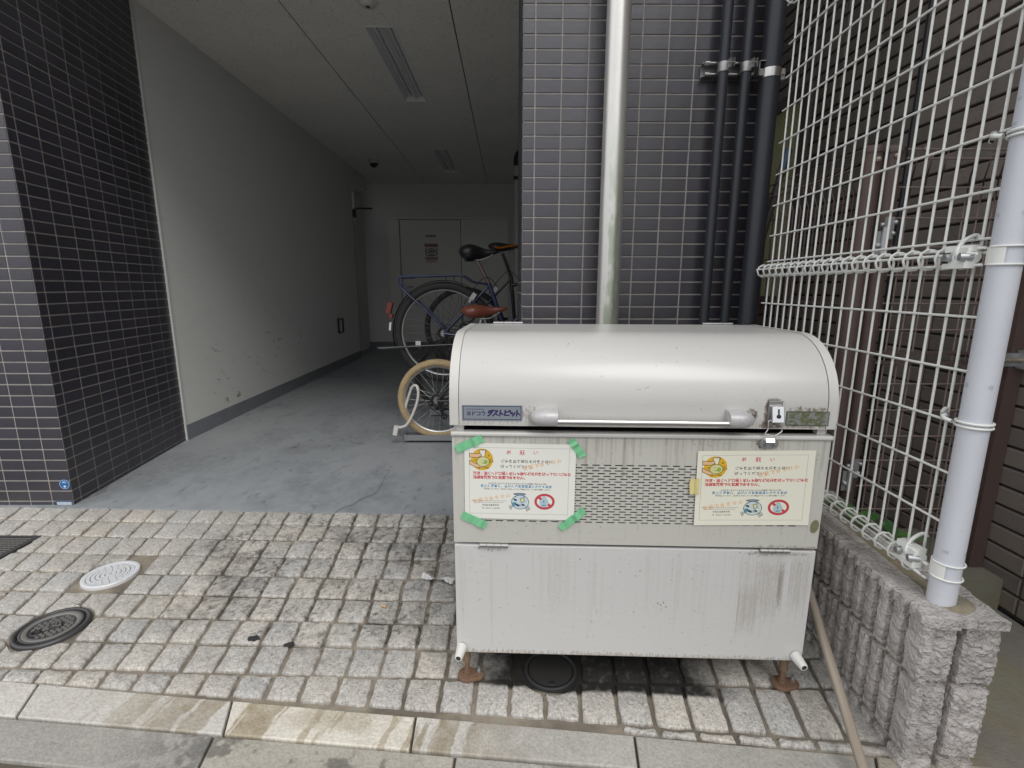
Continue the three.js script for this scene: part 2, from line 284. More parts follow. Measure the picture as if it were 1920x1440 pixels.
// row lines and column lines of the setts, fanning a little as in the street
const rowA = [-2.062, -1.939, -1.807, -1.68, -1.556, -1.438, -1.324, -1.22, -1.115, -1.012], rowB = [-2.118, -1.99, -1.858, -1.726, -1.602, -1.485, -1.366, -1.256, -1.149, -1.088];
const rowZ = (i, x) => { const xa = -0.352 + 0.16 * i / 9, xb = -1.705 + 0.63 * i / 9; return rowA[i] + (rowB[i] - rowA[i]) * (x - xa) / (xb - xa); };
const kerbBack = (x) => -0.975 + 0.105 * x, kerbMid = (x) => -0.891 + 0.0945 * x, kerbFront = (x) => -0.783 + 0.1 * x;
const colX = (k, z) => { const t = (z + 2.0) / 0.94; return lerp(-0.264 - 0.1015 * k, -0.254 - 0.0875 * k, t); };
{
  const paving = struct('paving', 'pale granite sett paving between the passage and the kerb', 'paving');
  const bed = []; const q = (x) => [x, rowZ(0, x)];
  const s = new THREE.Shape(); const xs = []; for (let x = -2.5; x <= 1.001; x += 0.1) xs.push(x);
  s.moveTo(xs[0], -(rowZ(0, xs[0]) + 0.004)); xs.forEach((x) => s.lineTo(x, -(rowZ(0, x) + 0.004))); xs.reverse().forEach((x) => s.lineTo(x, -(kerbBack(x) - 0.003))); s.closePath();
  const bg = new THREE.ExtrudeGeometry(s, { depth: 0.05, bevelEnabled: false }); bg.rotateX(-Math.PI / 2); bg.translate(0, -0.059, 0);
  const setUV = (g) => { g = clean(g); const p = g.attributes.position, uv = g.attributes.uv; for (let i = 0; i < p.count; i++) uv.setXY(i, (p.getX(i) - PX0) / PXW, 1 - (p.getZ(i) - PZ0) / PZW); return g; };
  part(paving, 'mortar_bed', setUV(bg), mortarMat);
  const clampOut = (x, z) => {
    for (const [cx, cz, r] of COVERS) { const d = Math.hypot(x - cx, z - cz), m = r + 0.014; if (d < m) return [cx + (x - cx) / d * m, cz + (z - cz) / d * m]; }
    if (x < GRATE.x1 + 0.008 && z > GRATE.z0 - 0.008 && z < GRATE.z1 + 0.008) { const a = GRATE.x1 + 0.008 - x, b = z - GRATE.z0 + 0.008; return a < b ? [GRATE.x1 + 0.008, z] : [x, GRATE.z0 - 0.008]; }
    return [x, z];
  };
  const sett = (quad) => {                                          // quad: four corners [x, z], counter-clockwise seen from above
    const cx = quad.reduce((a, p) => a + p[0], 0) / 4, cz = quad.reduce((a, p) => a + p[1], 0) / 4;
    for (const [x, z, r] of COVERS) if (Math.hypot(cx - x, cz - z) < r + 0.004) return null;
    if (cx < GRATE.x1 - 0.01 && cz > GRATE.z0 && cz < GRATE.z1) return null;
    const out = [], N = 5;
    for (let e = 0; e < 4; e++) { const a = quad[e], b = quad[(e + 1) % 4]; for (let k = 0; k < N; k++) { const t = k / N; let x = lerp(a[0], b[0], t), z = lerp(a[1], b[1], t); const cr = k === 0 ? 0.985 : 1; x = cx + (x - cx) * cr; z = cz + (z - cz) * cr; out.push(clampOut(x + rr(-0.0019, 0.0019), z + rr(-0.0019, 0.0019))); } }
    const ccx = out.reduce((a, p) => a + p[0], 0) / out.length, ccz = out.reduce((a, p) => a + p[1], 0) / out.length, n = out.length, P = [], I = [];
    const h = rr(-0.0025, 0.0015), tx = rr(-0.02, 0.02), tz = rr(-0.02, 0.02);
    const hy = (x, z) => h + tx * (x - ccx) + tz * (z - ccz);
    for (const [x, z] of out) P.push(x, -0.03, z);
    for (const [x, z] of out) P.push(x, hy(x, z) - 0.006 + rr(-0.001, 0.001), z);
    for (const [x, z] of out) { const l = Math.hypot(x - ccx, z - ccz) || 1, k = Math.max(0.3, (l - 0.0042) / l); P.push(ccx + (x - ccx) * k, hy(x, z) + rr(-0.0009, 0.0009), ccz + (z - ccz) * k); }
    P.push(ccx, hy(ccx, ccz), ccz);
    for (let i = 0; i < n; i++) { const j = (i + 1) % n; for (const o of [0, n]) I.push(o + i, o + n + j, o + n + i, o + i, o + j, o + n + j); I.push(2 * n + i, 2 * n + j, 3 * n); }
    let g = new THREE.BufferGeometry(); g.setAttribute('position', new THREE.Float32BufferAttribute(P, 3)); g.setIndex(I);
    g.computeVertexNormals(); const nn = g.attributes.normal; if (nn.getY(3 * n) < 0) { const a = g.index.array; for (let i = 0; i < a.length; i += 3) { const t = a[i]; a[i] = a[i + 1]; a[i + 1] = t; } g.computeVertexNormals(); }
    return setUV(g);
  };
  const pieces = [], Q0 = new THREE.Quaternion(), O = V(0, 0, 0);
  for (let i = 0; i < 9; i++) for (let k = -16; k < 22; k++) {
    const zc = (rowA[i] + rowA[i + 1]) / 2, sh = i % 2 ? 0.004 : -0.004, jt = 0.0036 + rr(0, 0.0022);
    const cor = (kk, ii, sx, sz) => { let x = colX(kk, zc) + sh, z = rowZ(ii, x); x = colX(kk, z) + sh; return [x + sx * jt, rowZ(ii, x) + sz * jt * 1.25]; };
    const quad = [cor(k + 1, i, 1, 1), cor(k + 1, i + 1, 1, -1), cor(k, i + 1, -1, -1), cor(k, i, -1, 1)];
    if (quad.some((p) => p[0] > 0.93 || p[0] < -2.48)) continue;
    const g = sett(quad); if (!g) continue;
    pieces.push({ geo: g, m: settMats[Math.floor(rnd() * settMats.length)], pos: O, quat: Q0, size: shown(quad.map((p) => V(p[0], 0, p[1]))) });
  }
  for (let k = -16; k < 1; k++) {                                    // the cut row that fills the wedge against the kerb
    const x0 = colX(k + 1, -0.95), x1 = colX(k, -0.95); if (x1 > 0.92 || x0 < 0.2) continue;
    const quad = [[x0 + 0.005, rowZ(9, x0) + 0.006], [x0 + 0.005, kerbBack(x0) - 0.007], [x1 - 0.005, kerbBack(x1) - 0.007], [x1 - 0.005, rowZ(9, x1) + 0.006]];
    const g = sett(quad); if (g) pieces.push({ geo: g, m: settMats[Math.floor(rnd() * settMats.length)], pos: O, quat: Q0, size: shown(quad.map((p) => V(p[0], 0, p[1]))) });
  }
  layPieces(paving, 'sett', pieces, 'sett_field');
}
{ // kerb slabs in two rows
  const kerb = struct('kerb', 'two rows of stone kerb slabs between the setts and the road', 'kerb');
  const slabRow = (xs, back, front, y, gap) => {
    for (let i = 0; i < xs.length - 1; i++) {
      const [a0, a1] = xs[i], [b0, b1] = xs[i + 1], s = new THREE.Shape(), g = 0.003;
      s.moveTo(a0 + g, -(back(a0) + gap)); s.lineTo(a1 + g, -(front(a1) - gap)); s.lineTo(b1 - g, -(front(b1) - gap)); s.lineTo(b0 - g, -(back(b0) + gap)); s.closePath();
      const e = new THREE.ExtrudeGeometry(s, { depth: 0.06, bevelEnabled: true, bevelThickness: 0.003, bevelSize: 0.003, bevelOffset: -0.003, bevelSegments: 2 });
      e.rotateX(-Math.PI / 2); e.translate(0, y - 0.063 + rr(-0.0015, 0.0015), 0);
      const c = clean(e), p = c.attributes.position, uv = c.attributes.uv; for (let q = 0; q < p.count; q++) uv.setXY(q, (p.getX(q) + 1.8) / 3.1, 1 - (p.getZ(q) + 1.2) / 0.55);
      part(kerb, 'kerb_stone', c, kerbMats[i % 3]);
    }
  };
  slabRow([[-1.75, -1.73], [-1.205, -1.165], [-0.68, -0.65], [-0.219, -0.215], [0.288, 0.278], [0.8, 0.76], [1.25, 1.2]], kerbBack, kerbMid, -0.001, 0.001);
  slabRow([[-1.7, -1.68], [-1.22, -1.19], [-0.67, -0.655], [-0.115, -0.12], [0.45, 0.42], [1.2, 1.15]], kerbMid, kerbFront, -0.004, 0.0035);
  part(kerb, 'kerb_bed', box(3.2, 0.04, 0.34, -0.2, -0.035, -0.9, 0, -R(5.7), 0), mat(0.10, 0.085, 0.065, 0.95));
}

// ---------------------------------------------------------------- tiled pillars
function tileFace(list, origin, uDir, normal, cols, y0, y1, row0, mats, lean = 0) {   // cols: [u0, u1] joint to joint
  const q = new THREE.Quaternion().setFromRotationMatrix(new THREE.Matrix4().makeBasis(uDir, V(0, 1, 0), normal)), J = 0.0062;
  for (let r = Math.floor((y0 - row0) / 0.05); row0 + r * 0.05 < y1; r++) {
    const a = Math.max(y0, row0 + r * 0.05), b = Math.min(y1, row0 + (r + 1) * 0.05); if (b - a < 0.012) continue;
    for (const [u0, u1] of cols) {
      const w = u1 - u0 - J, h = b - a - J, c = origin.clone().addScaledVector(uDir, (u0 + u1) / 2); c.y = (a + b) / 2;
      const corners = [[-1, -1], [1, -1], [1, 1], [-1, 1]].map(([s, t]) => c.clone().addScaledVector(uDir, s * w / 2).add(V(0, t * h / 2, 0)));
      const qq = q.clone().multiply(new THREE.Quaternion().setFromEuler(new THREE.Euler(rr(-0.012, 0.012), rr(-0.009, 0.009), rr(-0.004, 0.004))));
      list.push({ geo: slab(w, h, 0.0028, 0.0009), m: mats[Math.floor(rnd() * mats.length)], pos: c, quat: qq, size: shown(corners) });
    }
  }
}
const span = (u, n, w) => Array.from({ length: n }, (_, i) => [u + i * w, u + (i + 1) * w]);
{
  const t = thing('tiled_pillar', 'slate grey tiled pillar behind the bin carrying the steel and black pipes', 'pillar');
  const x0 = 0.053, x1 = 0.955, z0 = -2.05, tk = 0.0022;
  part(t, 'core', boxR(x0 + tk, x1 - tk, 0, 9, -2.9, z0 - tk), groutMat);
  const L = [];
  tileFace(L, V(x0, 0, z0 - tk), V(1, 0, 0), V(0, 0, 1), [[0, 0.047], ...span(0.047, 8, 0.1), [0.847, 0.902]], 0, 3.2, 0.022, tileMats);
  const S = [];
  tileFace(S, V(x0 + tk, 0, z0), V(0, 0, 1), V(-1, 0, 0), [[-0.05, 0], ...span(-0.85, 8, 0.1)], 0, 2.585, 0.022, tileMats);
  S.forEach((p) => { p.size *= 0.2; }); L.push(...S);
  tileFace(L, V(x1 - tk, 0, z0), V(0, 0, -1), V(1, 0, 0), [[0, 0.05], ...span(0.05, 8, 0.1)], 0, 3.2, 0.022, tileMats);
  layPieces(t, 'tile', L, 'tile_field');
}
const SIDE = V(-0.112, 0, -1).normalize(), SIDEN = V(1, 0, -0.112).normalize();
{
  const t = thing('tiled_pillar', 'dark tiled pillar at the left edge of the passage', 'pillar');
  const z0 = -2.147, xc = -2.012, len = 1.0;
  const s = new THREE.Shape(); const e = V(xc, 0, z0).addScaledVector(SIDE, len), k = 0.0022;
  s.moveTo(-3.2, -z0 + k); s.lineTo(xc - k, -z0 + k); s.lineTo(e.x - k, -e.z); s.lineTo(-3.2, -e.z); s.closePath();
  const g = new THREE.ExtrudeGeometry(s, { depth: 9, bevelEnabled: false }); g.rotateX(-Math.PI / 2);
  part(t, 'core', metreUV(g), groutMat);
  const L = [];
  tileFace(L, V(xc, 0, z0 - k), V(1, 0, 0), V(0, 0, 1), [[-0.098, 0], ...span(-1.098, 10, 0.1)], 0, 3.0, 0.022, tileMats);
  tileFace(L, V(xc - k, 0, z0), SIDE, SIDEN, [[0, 0.05], ...span(0.05, 8, 0.1175)], 0, 3.0, 0.022, tileMats);
  layPieces(t, 'tile', L, 'tile_field');
}
// ---------------------------------------------------------------- passage
const WX = -2.112, ZB = -8.2, CY = 2.585, LAMPS = [[-4.69, -3.44], [-7.42, -6.215]];   // lamp openings in the ceiling, z from and to
{
  const w = solo('passage_wall', 'off white painted long wall on the left of the passage with grey skirting', 'wall', boxR(WX - 0.25, WX, 0, CY + 0.3, -7.0, -3.128), wallMat);
  part(w, 'skirting', boxR(WX - 0.01, WX + 0.006, 0, 0.105, -7.0, -3.131), skirtMat);
  part(w, 'end_trim', boxR(WX - 0.02, WX + 0.003, 0.106, CY, -3.146, -3.1265), mat(0.6, 0.6, 0.57, 0.6));
  const b = solo('back_wall', 'shadowed grey wall closing the far end of the passage', 'wall', boxR(-3.2, 1.1, 0, CY + 0.3, ZB - 0.2, ZB), plainWall);
  part(b, 'skirting', boxR(-3.2, 1.0, 0, 0.1, ZB, ZB + 0.006), skirtMat);
  solo('recess_wall', 'dim side wall of the recess beyond the long passage wall', 'wall', boxR(-2.95, -2.75, 0, CY + 0.3, ZB, -6.75), plainWall);
  solo('passage_side_wall', 'passage side wall hidden behind the bicycles and pillar', 'wall', boxR(0.93, 0.99, 0, 9, ZB - 0.2, -2.9), plainWall);
  solo('upper_facade', 'tiled facade of the storeys above the passage', 'wall', boxR(-3.2, 0.0575, CY + 0.02, 9, -2.6, -2.16), tileMat);
  solo('header_beam', 'short wall header over the dark recess beyond the long wall', 'beam', boxR(WX - 0.2, WX - 0.001, CY - 0.2, CY - 0.003, -7.72, -7.003), plainWall);
  solo('recess_pier', 'narrow wall pier beside the recess at the far end', 'pier', boxR(-2.7, -2.3, 0, CY - 0.205, ZB + 0.001, -7.74), plainWall);
}
{
  const c = struct('passage_ceiling', 'speckled mineral board ceiling of the passage', 'ceiling');
  part(c, 'slab_above', boxR(-3.2, 0.96, CY + 0.1, CY + 0.3, ZB - 0.1, -2.16), mat(0.02, 0.02, 0.02, 1));
  const xs = [-2.95, -2.115, -1.302, -0.338, 0.626, 0.93];
  for (let i = 0; i < 5; i++) for (const [z0, z1] of [[-5.16, -2.165], [-8.2, -5.163]]) if (!(i === 0 && z0 > -6)) {
    const a = xs[i] + 0.004, b = xs[i + 1] - 0.004, f = i === 0 ? -7.0 : z1, s = poly([[a, -z0], [b, -z0], [b, -f], [a, -f]]);
    if (i === 2) { const [l0, l1] = LAMPS[z0 > -6 ? 0 : 1]; const o = new THREE.Path(); [[-0.896, -l0], [-0.72, -l0], [-0.72, -l1], [-0.896, -l1]].forEach(([x, y], k) => k ? o.lineTo(x, y) : o.moveTo(x, y)); o.closePath(); s.holes.push(o); }
    const g = new THREE.ExtrudeGeometry(s, { depth: 0.012, bevelEnabled: false }); g.rotateX(-Math.PI / 2); g.translate(0, CY, 0); part(c, 'ceiling_board', metreUV(g), ceilMat);
  }
}
// recessed strip lights (off)
const lampWhite = mat(0.86, 0.86, 0.85, 0.3), lampGroove = mat(0.72, 0.73, 0.75, 0.25);
for (const [[z0, z1], lab] of [[LAMPS[0], 'unlit white reflector strip light nearest the passage mouth'], [LAMPS[1], 'unlit white reflector strip light deep in the passage']]) {
  const t = thing('strip_light', lab, 'light', 'strip lights on the passage ceiling', [-0.808, CY, (z0 + z1) / 2]); const L = z1 - z0;
  part(t, 'reflector', (() => { const s = poly([[-0.086, -0.002], [-0.05, 0.05], [-0.036, 0.05], [0, 0.004], [0.036, 0.05], [0.05, 0.05], [0.086, -0.002], [0.087, 0.06], [-0.087, 0.06]]); const g = new THREE.ExtrudeGeometry(s, { depth: L - 0.012, bevelEnabled: false }); g.translate(0, 0, -L / 2 + 0.006); return clean(g); })(), lampWhite);
  for (const s of [-1, 1]) part(t, 'end_plate', box(0.172, 0.062, 0.0045, 0, 0.03, s * (L / 2 - 0.0029)), lampWhite);
  part(t, 'rim', merge([box(0.012, 0.003, L + 0.02, -0.092, -0.002, 0), box(0.012, 0.003, L + 0.02, 0.092, -0.002, 0), box(0.1715, 0.003, 0.012, 0, -0.002, L / 2 + 0.003), box(0.1715, 0.003, 0.012, 0, -0.002, -L / 2 - 0.003)]), lampWhite);
  for (const s of [-1, 1]) part(t, 'lamp_tube', rod(V(s * 0.043, 0.03, -L / 2 + 0.02), V(s * 0.043, 0.03, L / 2 - 0.02), 0.0085, 12), lampGroove);
}
{
  const t = thing('smoke_detector', 'round white detector on the ceiling at the top edge', 'detector', null, [-0.80, CY, -3.165]);
  part(t, 'base', lathe([[0, -0.012], [0.056, -0.012], [0.06, -0.004], [0.06, 0]]), whitePlastic);
  part(t, 'sensor_dome', lathe([[0, -0.026], [0.02, -0.026], [0.036, -0.022], [0.044, -0.012]]), whitePlastic);
  part(t, 'sensor_eye', lathe([[0, -0.028], [0.013, -0.028], [0.014, -0.025]]), mat(0.12, 0.12, 0.12, 0.4));
}
{
  const t = thing('dome_camera', 'small dark dome camera on the ceiling near the recess', 'camera', null, [-1.72, CY, -6.72]);
  part(t, 'mount', lathe([[0.058, -0.045], [0.064, -0.03], [0.064, 0]]), mat(0.45, 0.44, 0.4, 0.5));
  part(t, 'dome', lathe([[0, -0.095], [0.02, -0.091], [0.042, -0.075], [0.053, -0.045]]), mat(0.01, 0.01, 0.011, 0.1, { clearcoat: 1 }));
}
// ---------------------------------------------------------------- Japanese glyphs drawn as strokes on a 10 by 10 grid
const GL = {
  'い': '12153748 728486', 'お': '1373 414828171645558588 7193', 'ご': '2363 1627388878 8183 9294', 'こ': '2363 1627388878', 'み': '22522817264696 7459', 'を': '1272 42154555 843439 3989',
  'す': '1292 5156465545 576849', 'は': '2128 4383 626758476789', 'に': '2128 4373 48588888', 'っ': '3575876859', 'て': '128282645579', 'く': '72256879', 'た': '1353 3218 5484 5688', 'だ': '1353 3218 5474 5688 8183 9192',
  'さ': '1373 4266 27284878', 'な': '1353 3216 7283 656847586788', 'ど': '3146 733516274888 8183 9193', 'と': '3146 733516274888', 'し': '2127388874', 'ゃ': '24858767 5364 4359', 'ま': '1383 2575 5158374779', 'せ': '1494 7277 3137486878',
  'ん': '51194556688794', 'き': '1373 2585 416677 26284878', 'で': '12828254576979 8486 9496', 'か': '1363636759 4118 7294', 'が': '1363636759 4118 7294 8082 9092', 'る': '22722644747768483747', 'や': '154383868676 5163 3259', 'う': '3161 2464766759',
  'え': '4161 23731955678899', 'よ': '5158374779 5383', 'り': '2136 71776859', 'そ': '2272248446576979', 'の': '5238271643738668',
  'ヘ': '164389', 'ド': '3139 3466 6283 7292', 'ト': '3139 3477', 'ロ': '2282882822', 'ヨ': '2282 8288 2888 2585', 'コ': '2282 8288 2888', 'ウ': '5052 2224 2282856849', 'ダ': '3225 32727448 4829 4466 7163 8173', 'ス': '22727219 4688', 'ピ': '2128 2888 2473 81828392', 'ッ': '2436 4456 847759', 'ゴ': '2272 7278 2878 8183 9193', 'ミ': '2163 2566 1879',
  '願': '1151 1119 2343 2345 2545 4345 3549 2647 5191 6383 6387 8387 6585 6787 6759 7799', '出': '5159 2225 2585 8285 1619 1999 9699', '時': '1242 1218 4248 1545 1848 6191 7174 5494 5696 8599 6778', '水': '5159 1444 4418 8256 5699', '分': '4115 6195 2575 7579 4619', '十': '1595 5159', '切': '1535 2127 2749 5292 9289 7258',
  '汚': '1122 1425 1928 4282 3595 6265 5568 6568 8868', '泥': '1122 1425 1928 4292 4294 9294 4449 6468 6898 9476', '油': '1122 1425 1928 4393 4349 9399 6169 4696 4999', '等': '2141 3113 6191 7163 2484 4446 1696 1898 6569', '吐': '1343 1318 4348 1848 5494 7149 4999', '物': '2131 2129 1444 1747 5163 5393 9389 7348 8359', '清': '1122 1425 1928 4191 5385 4595 5659 5696 9699 5898 7145', '掃': '1343 3139 1647 5191 5393 5595 9195 4696 7679 5789', '事': '1292 5159 3474 3376 1696 2888',
  '務': '1141 4123 1343 3419 5163 5192 9256 5699 5789', '所': '1141 2241 2229 4244 2445 6191 6159 6494 8489', '収': '2126 2647 4139 5292 9259 5499', '集': '3113 3136 5161 3191 3393 3595 5155 1797 5659 5619 5699', '多': '4115 4171 7119 5419 6445 6494 9439', '含': '5114 5194 3464 4566 2878 2689 2999', '車': '1191 5159 2373 2377 7377 2575 2777 1898', '積': '1131 2129 1444 5191 5393 4494 5585 5588 8588 5788', '込': '1122 1535 3538 1899 5147 5289', '際': '1119 1131 3123 2335 5142 5192 4694 4798 6769 5495',
  '路': '1141 1114 4144 1444 3439 1239 6151 6182 8259 5299 6688', '上': '4149 4484 1999', '飛': '1151 5155 1545 3149 5191 9159 6384', '散': '1343 2125 4145 1545 2649 2688 6159 6393 8259 6499', '通': '1122 1535 1899 4181 4548 8589 4585 4787 6569', '行': '3113 3416 2629 5191 4494 7479', '人': '5119 4599', '職': '1141 2129 4149 2343 2545 5161 5393 5569 7199 9369', '員': '3171 3173 3373 2484 2488 8488 2686 2888 3819 7899', '故': '1343 3136 1646 1619 4649 1949 6153 5393 8259 6499', '発': '2141 4115 6195 3474 1696 3619 6689 6999', '排': '1343 3139 1647 5159 7179 5393 5595 5797 5373', '協': '1535 2129 5191 7149 4393 9358 4747 6769', '力': '1383 8379 5119', '渋': '1122 1425 1928 5191 7174 4494 6596 5699', '谷': '4113 6193 5315 5395 3676 3639 7679 3979', '区': '1191 1119 1999 3378 7338', '置': '1191 1113 9193 1393 2494 5457 3777 3539 1999', '場': '1343 2127 1847 5191 5154 9194 5494 4696 6499', '、': '2739', '。': '27383929 27', '・': '4555 5556', '(': '713579', ')': '315739', '−': '2585', '5': '71313464768729', '4': '612686 6169', '6': '61253678867656', '7': '31817149', '3': '3171546658677829', '0': '41233647668773514 1'.replace(' ', ''), '℡': '1141 3139 5191 7179 6595', '多 ': '',
};
function jp(c, str, x, y, size, adv, color, lw = 0.11, skew = 0) {  // (x, y) is the upper left corner
  c.save(); c.strokeStyle = color; c.lineWidth = size * lw; c.lineCap = 'round'; c.lineJoin = 'round';
  for (const ch of str) {
    if (ch !== ' ') {
      const g = GL[ch] || '1191 5159 1595 2389';
      for (const st of g.split(' ')) { c.beginPath(); for (let k = 0; k + 1 < st.length; k += 2) { const px = +st[k] / 10 * size, py = +st[k + 1] / 10 * size; const X = x + px + skew * (size - py), Y = y + py; k ? c.lineTo(X, Y) : c.moveTo(X, Y); } c.stroke(); }
    }
    x += adv;
  }
  c.restore();
}
// ---------------------------------------------------------------- storage door in the back wall
{
  const t = thing('storage_door', 'flat grey steel door and side panel in the back wall', 'door', null, [0, 0, ZB]);
  const dm = mat(0.72, 0.72, 0.67, 0.5);
  part(t, 'surround', merge([boxR(-1.91, -0.005, 2.05, 2.078, 0.0095, 0.05), boxR(-1.91, -1.737, 0.1, 2.046, 0.0095, 0.05), boxR(-0.755, -0.005, 0.1, 2.046, 0.0095, 0.045)]), dm);
  part(t, 'gap_shade', boxR(-1.9, -0.01, 0.1, 2.06, 0.0066, 0.009), blackPlastic);  // black sheet that paints the shade in the gaps round the leaf
  part(t, 'door_leaf', boxR(-1.726, -0.768, 0.1, 2.04, 0.012, 0.03), tint(dm, 0.97));
  for (const y of [1.75, 1.0, 0.35]) part(t, 'hinge', rod(V(-0.762, y - 0.08, 0.032), V(-0.762, y + 0.08, 0.032), 0.009), dullSteel);
  part(t, 'handle', merge([rod(V(-1.63, 1.0, 0.03), V(-1.63, 1.0, 0.08), 0.01), rod(V(-1.63, 1.0, 0.08), V(-1.53, 1.0, 0.08), 0.01)]), dullSteel);
  const sgn = canvasTex(256, 64, (c) => { c.fillStyle = '#c9c8bd'; c.fillRect(0, 0, 256, 64); jp(c, 'ゴミ置場', 10, 8, 46, 61, '#222', 0.13); });
  part(t, 'door_lettering', (() => { const g = new THREE.PlaneGeometry(0.17, 0.042); g.translate(-1.243, 1.793, 0.0315); return g; })(), mat(0.72, 0.73, 0.7, 0.6, { map: sgn }));
  const post = canvasTex(256, 400, (c) => {
    c.fillStyle = '#dcd6d2'; c.fillRect(0, 0, 256, 400); c.fillStyle = '#7c2430'; c.fillRect(0, 0, 256, 62); c.fillRect(10, 278, 240, 52);
    c.strokeStyle = '#e9dcdc'; c.lineWidth = 7; for (let i = 0; i < 6; i++) { c.beginPath(); c.moveTo(20 + i * 38, 16); c.lineTo(44 + i * 38, 16); c.moveTo(32 + i * 38, 12); c.lineTo(32 + i * 38, 48); c.moveTo(20 + i * 38, 46); c.lineTo(44 + i * 38, 46); c.stroke(); c.strokeRect(24 + i * 37, 292, 20, 24); }
    c.strokeStyle = '#3a2430'; c.lineWidth = 15; c.beginPath(); c.arc(128, 158, 56, 0, 7); c.stroke(); c.fillStyle = '#3a2430'; c.fillRect(96, 140, 52, 32); c.beginPath(); c.moveTo(148, 152); c.lineTo(172, 138); c.lineTo(172, 174); c.closePath(); c.fill();
    c.fillStyle = '#4a3038'; for (const x of [10, 220]) for (let k = 0; k < 3; k++) c.fillRect(x, 110 + k * 44, 28, 28); c.fillRect(46, 236, 166, 18); c.fillStyle = '#9a9690'; for (let k = 0; k < 3; k++) c.fillRect(40, 346 + k * 16, 176, 6);
  });
  solo('warning_poster', 'small white poster with dark red bands on the storage door', 'poster', (() => { const g = new THREE.BoxGeometry(0.207, 0.30, 0.002); g.translate(-1.236, 1.525, ZB + 0.0318); return g; })(), mat(0.85, 0.85, 0.85, 0.6, { map: post }));
}
{ // fittings around the recess and on the wall
  const t = thing('door_closer', 'dark door closer arm at the recess of the passage wall', 'door closer', null, [WX + 0.001, 0, -7.02]);
  part(t, 'body', boxR(-0.05, 0.02, 1.93, 2.03, -0.10, -0.004), blackPlastic); part(t, 'arm', boxR(0.02, 0.26, 2.03, 2.05, -0.03, -0.01), blackPlastic);
  const d = thing('side_door', 'half hidden door leaf in the recess beyond the long wall', 'door', null, [-2.0, 0, -7.3]);
  part(d, 'door_leaf', boxR(-0.39, -0.35, 0.02, 1.97, -0.42, 0.28), mat(0.3, 0.3, 0.28, 0.5)); part(d, 'lever_handle', merge([rod(V(-0.35, 1.0, 0.16), V(-0.29, 1.0, 0.16), 0.01), rod(V(-0.29, 1.0, 0.16), V(-0.29, 1.0, 0.05), 0.01)]), dullSteel);
  const k = thing('wall_box', 'small black rimmed plate low on the long passage wall', 'plate', null, [WX, 0.52, -6.22]);
  part(k, 'rim', merge([boxR(0.0005, 0.02, -0.09, 0.09, -0.09, -0.072), boxR(0.0005, 0.02, -0.09, 0.09, 0.072, 0.09), boxR(0.0005, 0.02, 0.075, 0.09, -0.0715, 0.0715), boxR(0.0005, 0.02, -0.09, -0.075, -0.0715, 0.0715)]), blackPlastic);
  part(k, 'plate', boxR(0.0005, 0.006, -0.0745, 0.0745, -0.0715, 0.0715), whitePlastic);
  const p = thing('drain_pipe', 'pale vertical pipe by the far right side of the passage', 'pipe', null, [0.11, 0, -6.0]);
  part(p, 'pipe', rod(V(0, 0, 0), V(0, 2.35, 0), 0.05, 20), mat(0.42, 0.42, 0.4, 0.5)); part(p, 'elbow', tube([V(0, 2.35, 0), V(0, 2.44, 0), V(0.05, 2.5, 0), V(0.2, 2.51, 0)], 0.052, 16, 14), blackPlastic); part(p, 'clamp', rod(V(0, 2.2, 0), V(0, 2.24, 0), 0.055, 20), blackPlastic);
}
// stickers on the dark pillar foot
{
  const z = -2.147 + 0.0025;
  const blue = canvasTex(128, 128, (c) => { c.fillStyle = '#2f6fae'; c.fillRect(0, 0, 128, 128); c.strokeStyle = '#dfe9f2'; c.lineWidth = 4; c.beginPath(); c.arc(64, 64, 56, 0, 7); c.stroke(); c.fillStyle = '#e8eef5'; c.beginPath(); c.moveTo(64, 18); c.lineTo(84, 40); c.lineTo(64, 52); c.lineTo(44, 40); c.closePath(); c.fill(); c.fillRect(40, 84, 48, 8); c.fillRect(50, 98, 28, 5); });
  const g = new THREE.CylinderGeometry(0.024, 0.024, 0.003, 28); g.rotateX(Math.PI / 2); g.rotateZ(-Math.PI / 2); g.translate(-2.036, 0.106, z);
  solo('round_marker', 'round blue survey sticker low on the dark pillar', 'sticker', g, mat(0.8, 0.8, 0.8, 0.4, { map: blue }));
  const pl = canvasTex(256, 64, (c) => { c.fillStyle = '#2c5f93'; c.fillRect(0, 0, 256, 64); c.fillStyle = '#d9dee2'; c.fillRect(16, 14, 224, 38); c.fillStyle = '#8fa3b4'; for (let i = 0; i < 12; i++) c.fillRect(26 + i * 17, 28, 10, 8); });
  solo('small_plate', 'tiny blue rimmed white label at the very foot of the dark pillar', 'label', (() => { const b = new THREE.BoxGeometry(0.076, 0.022, 0.003); b.translate(-2.052, 0.013, z); return b; })(), mat(0.8, 0.8, 0.8, 0.4, { map: pl }));
}

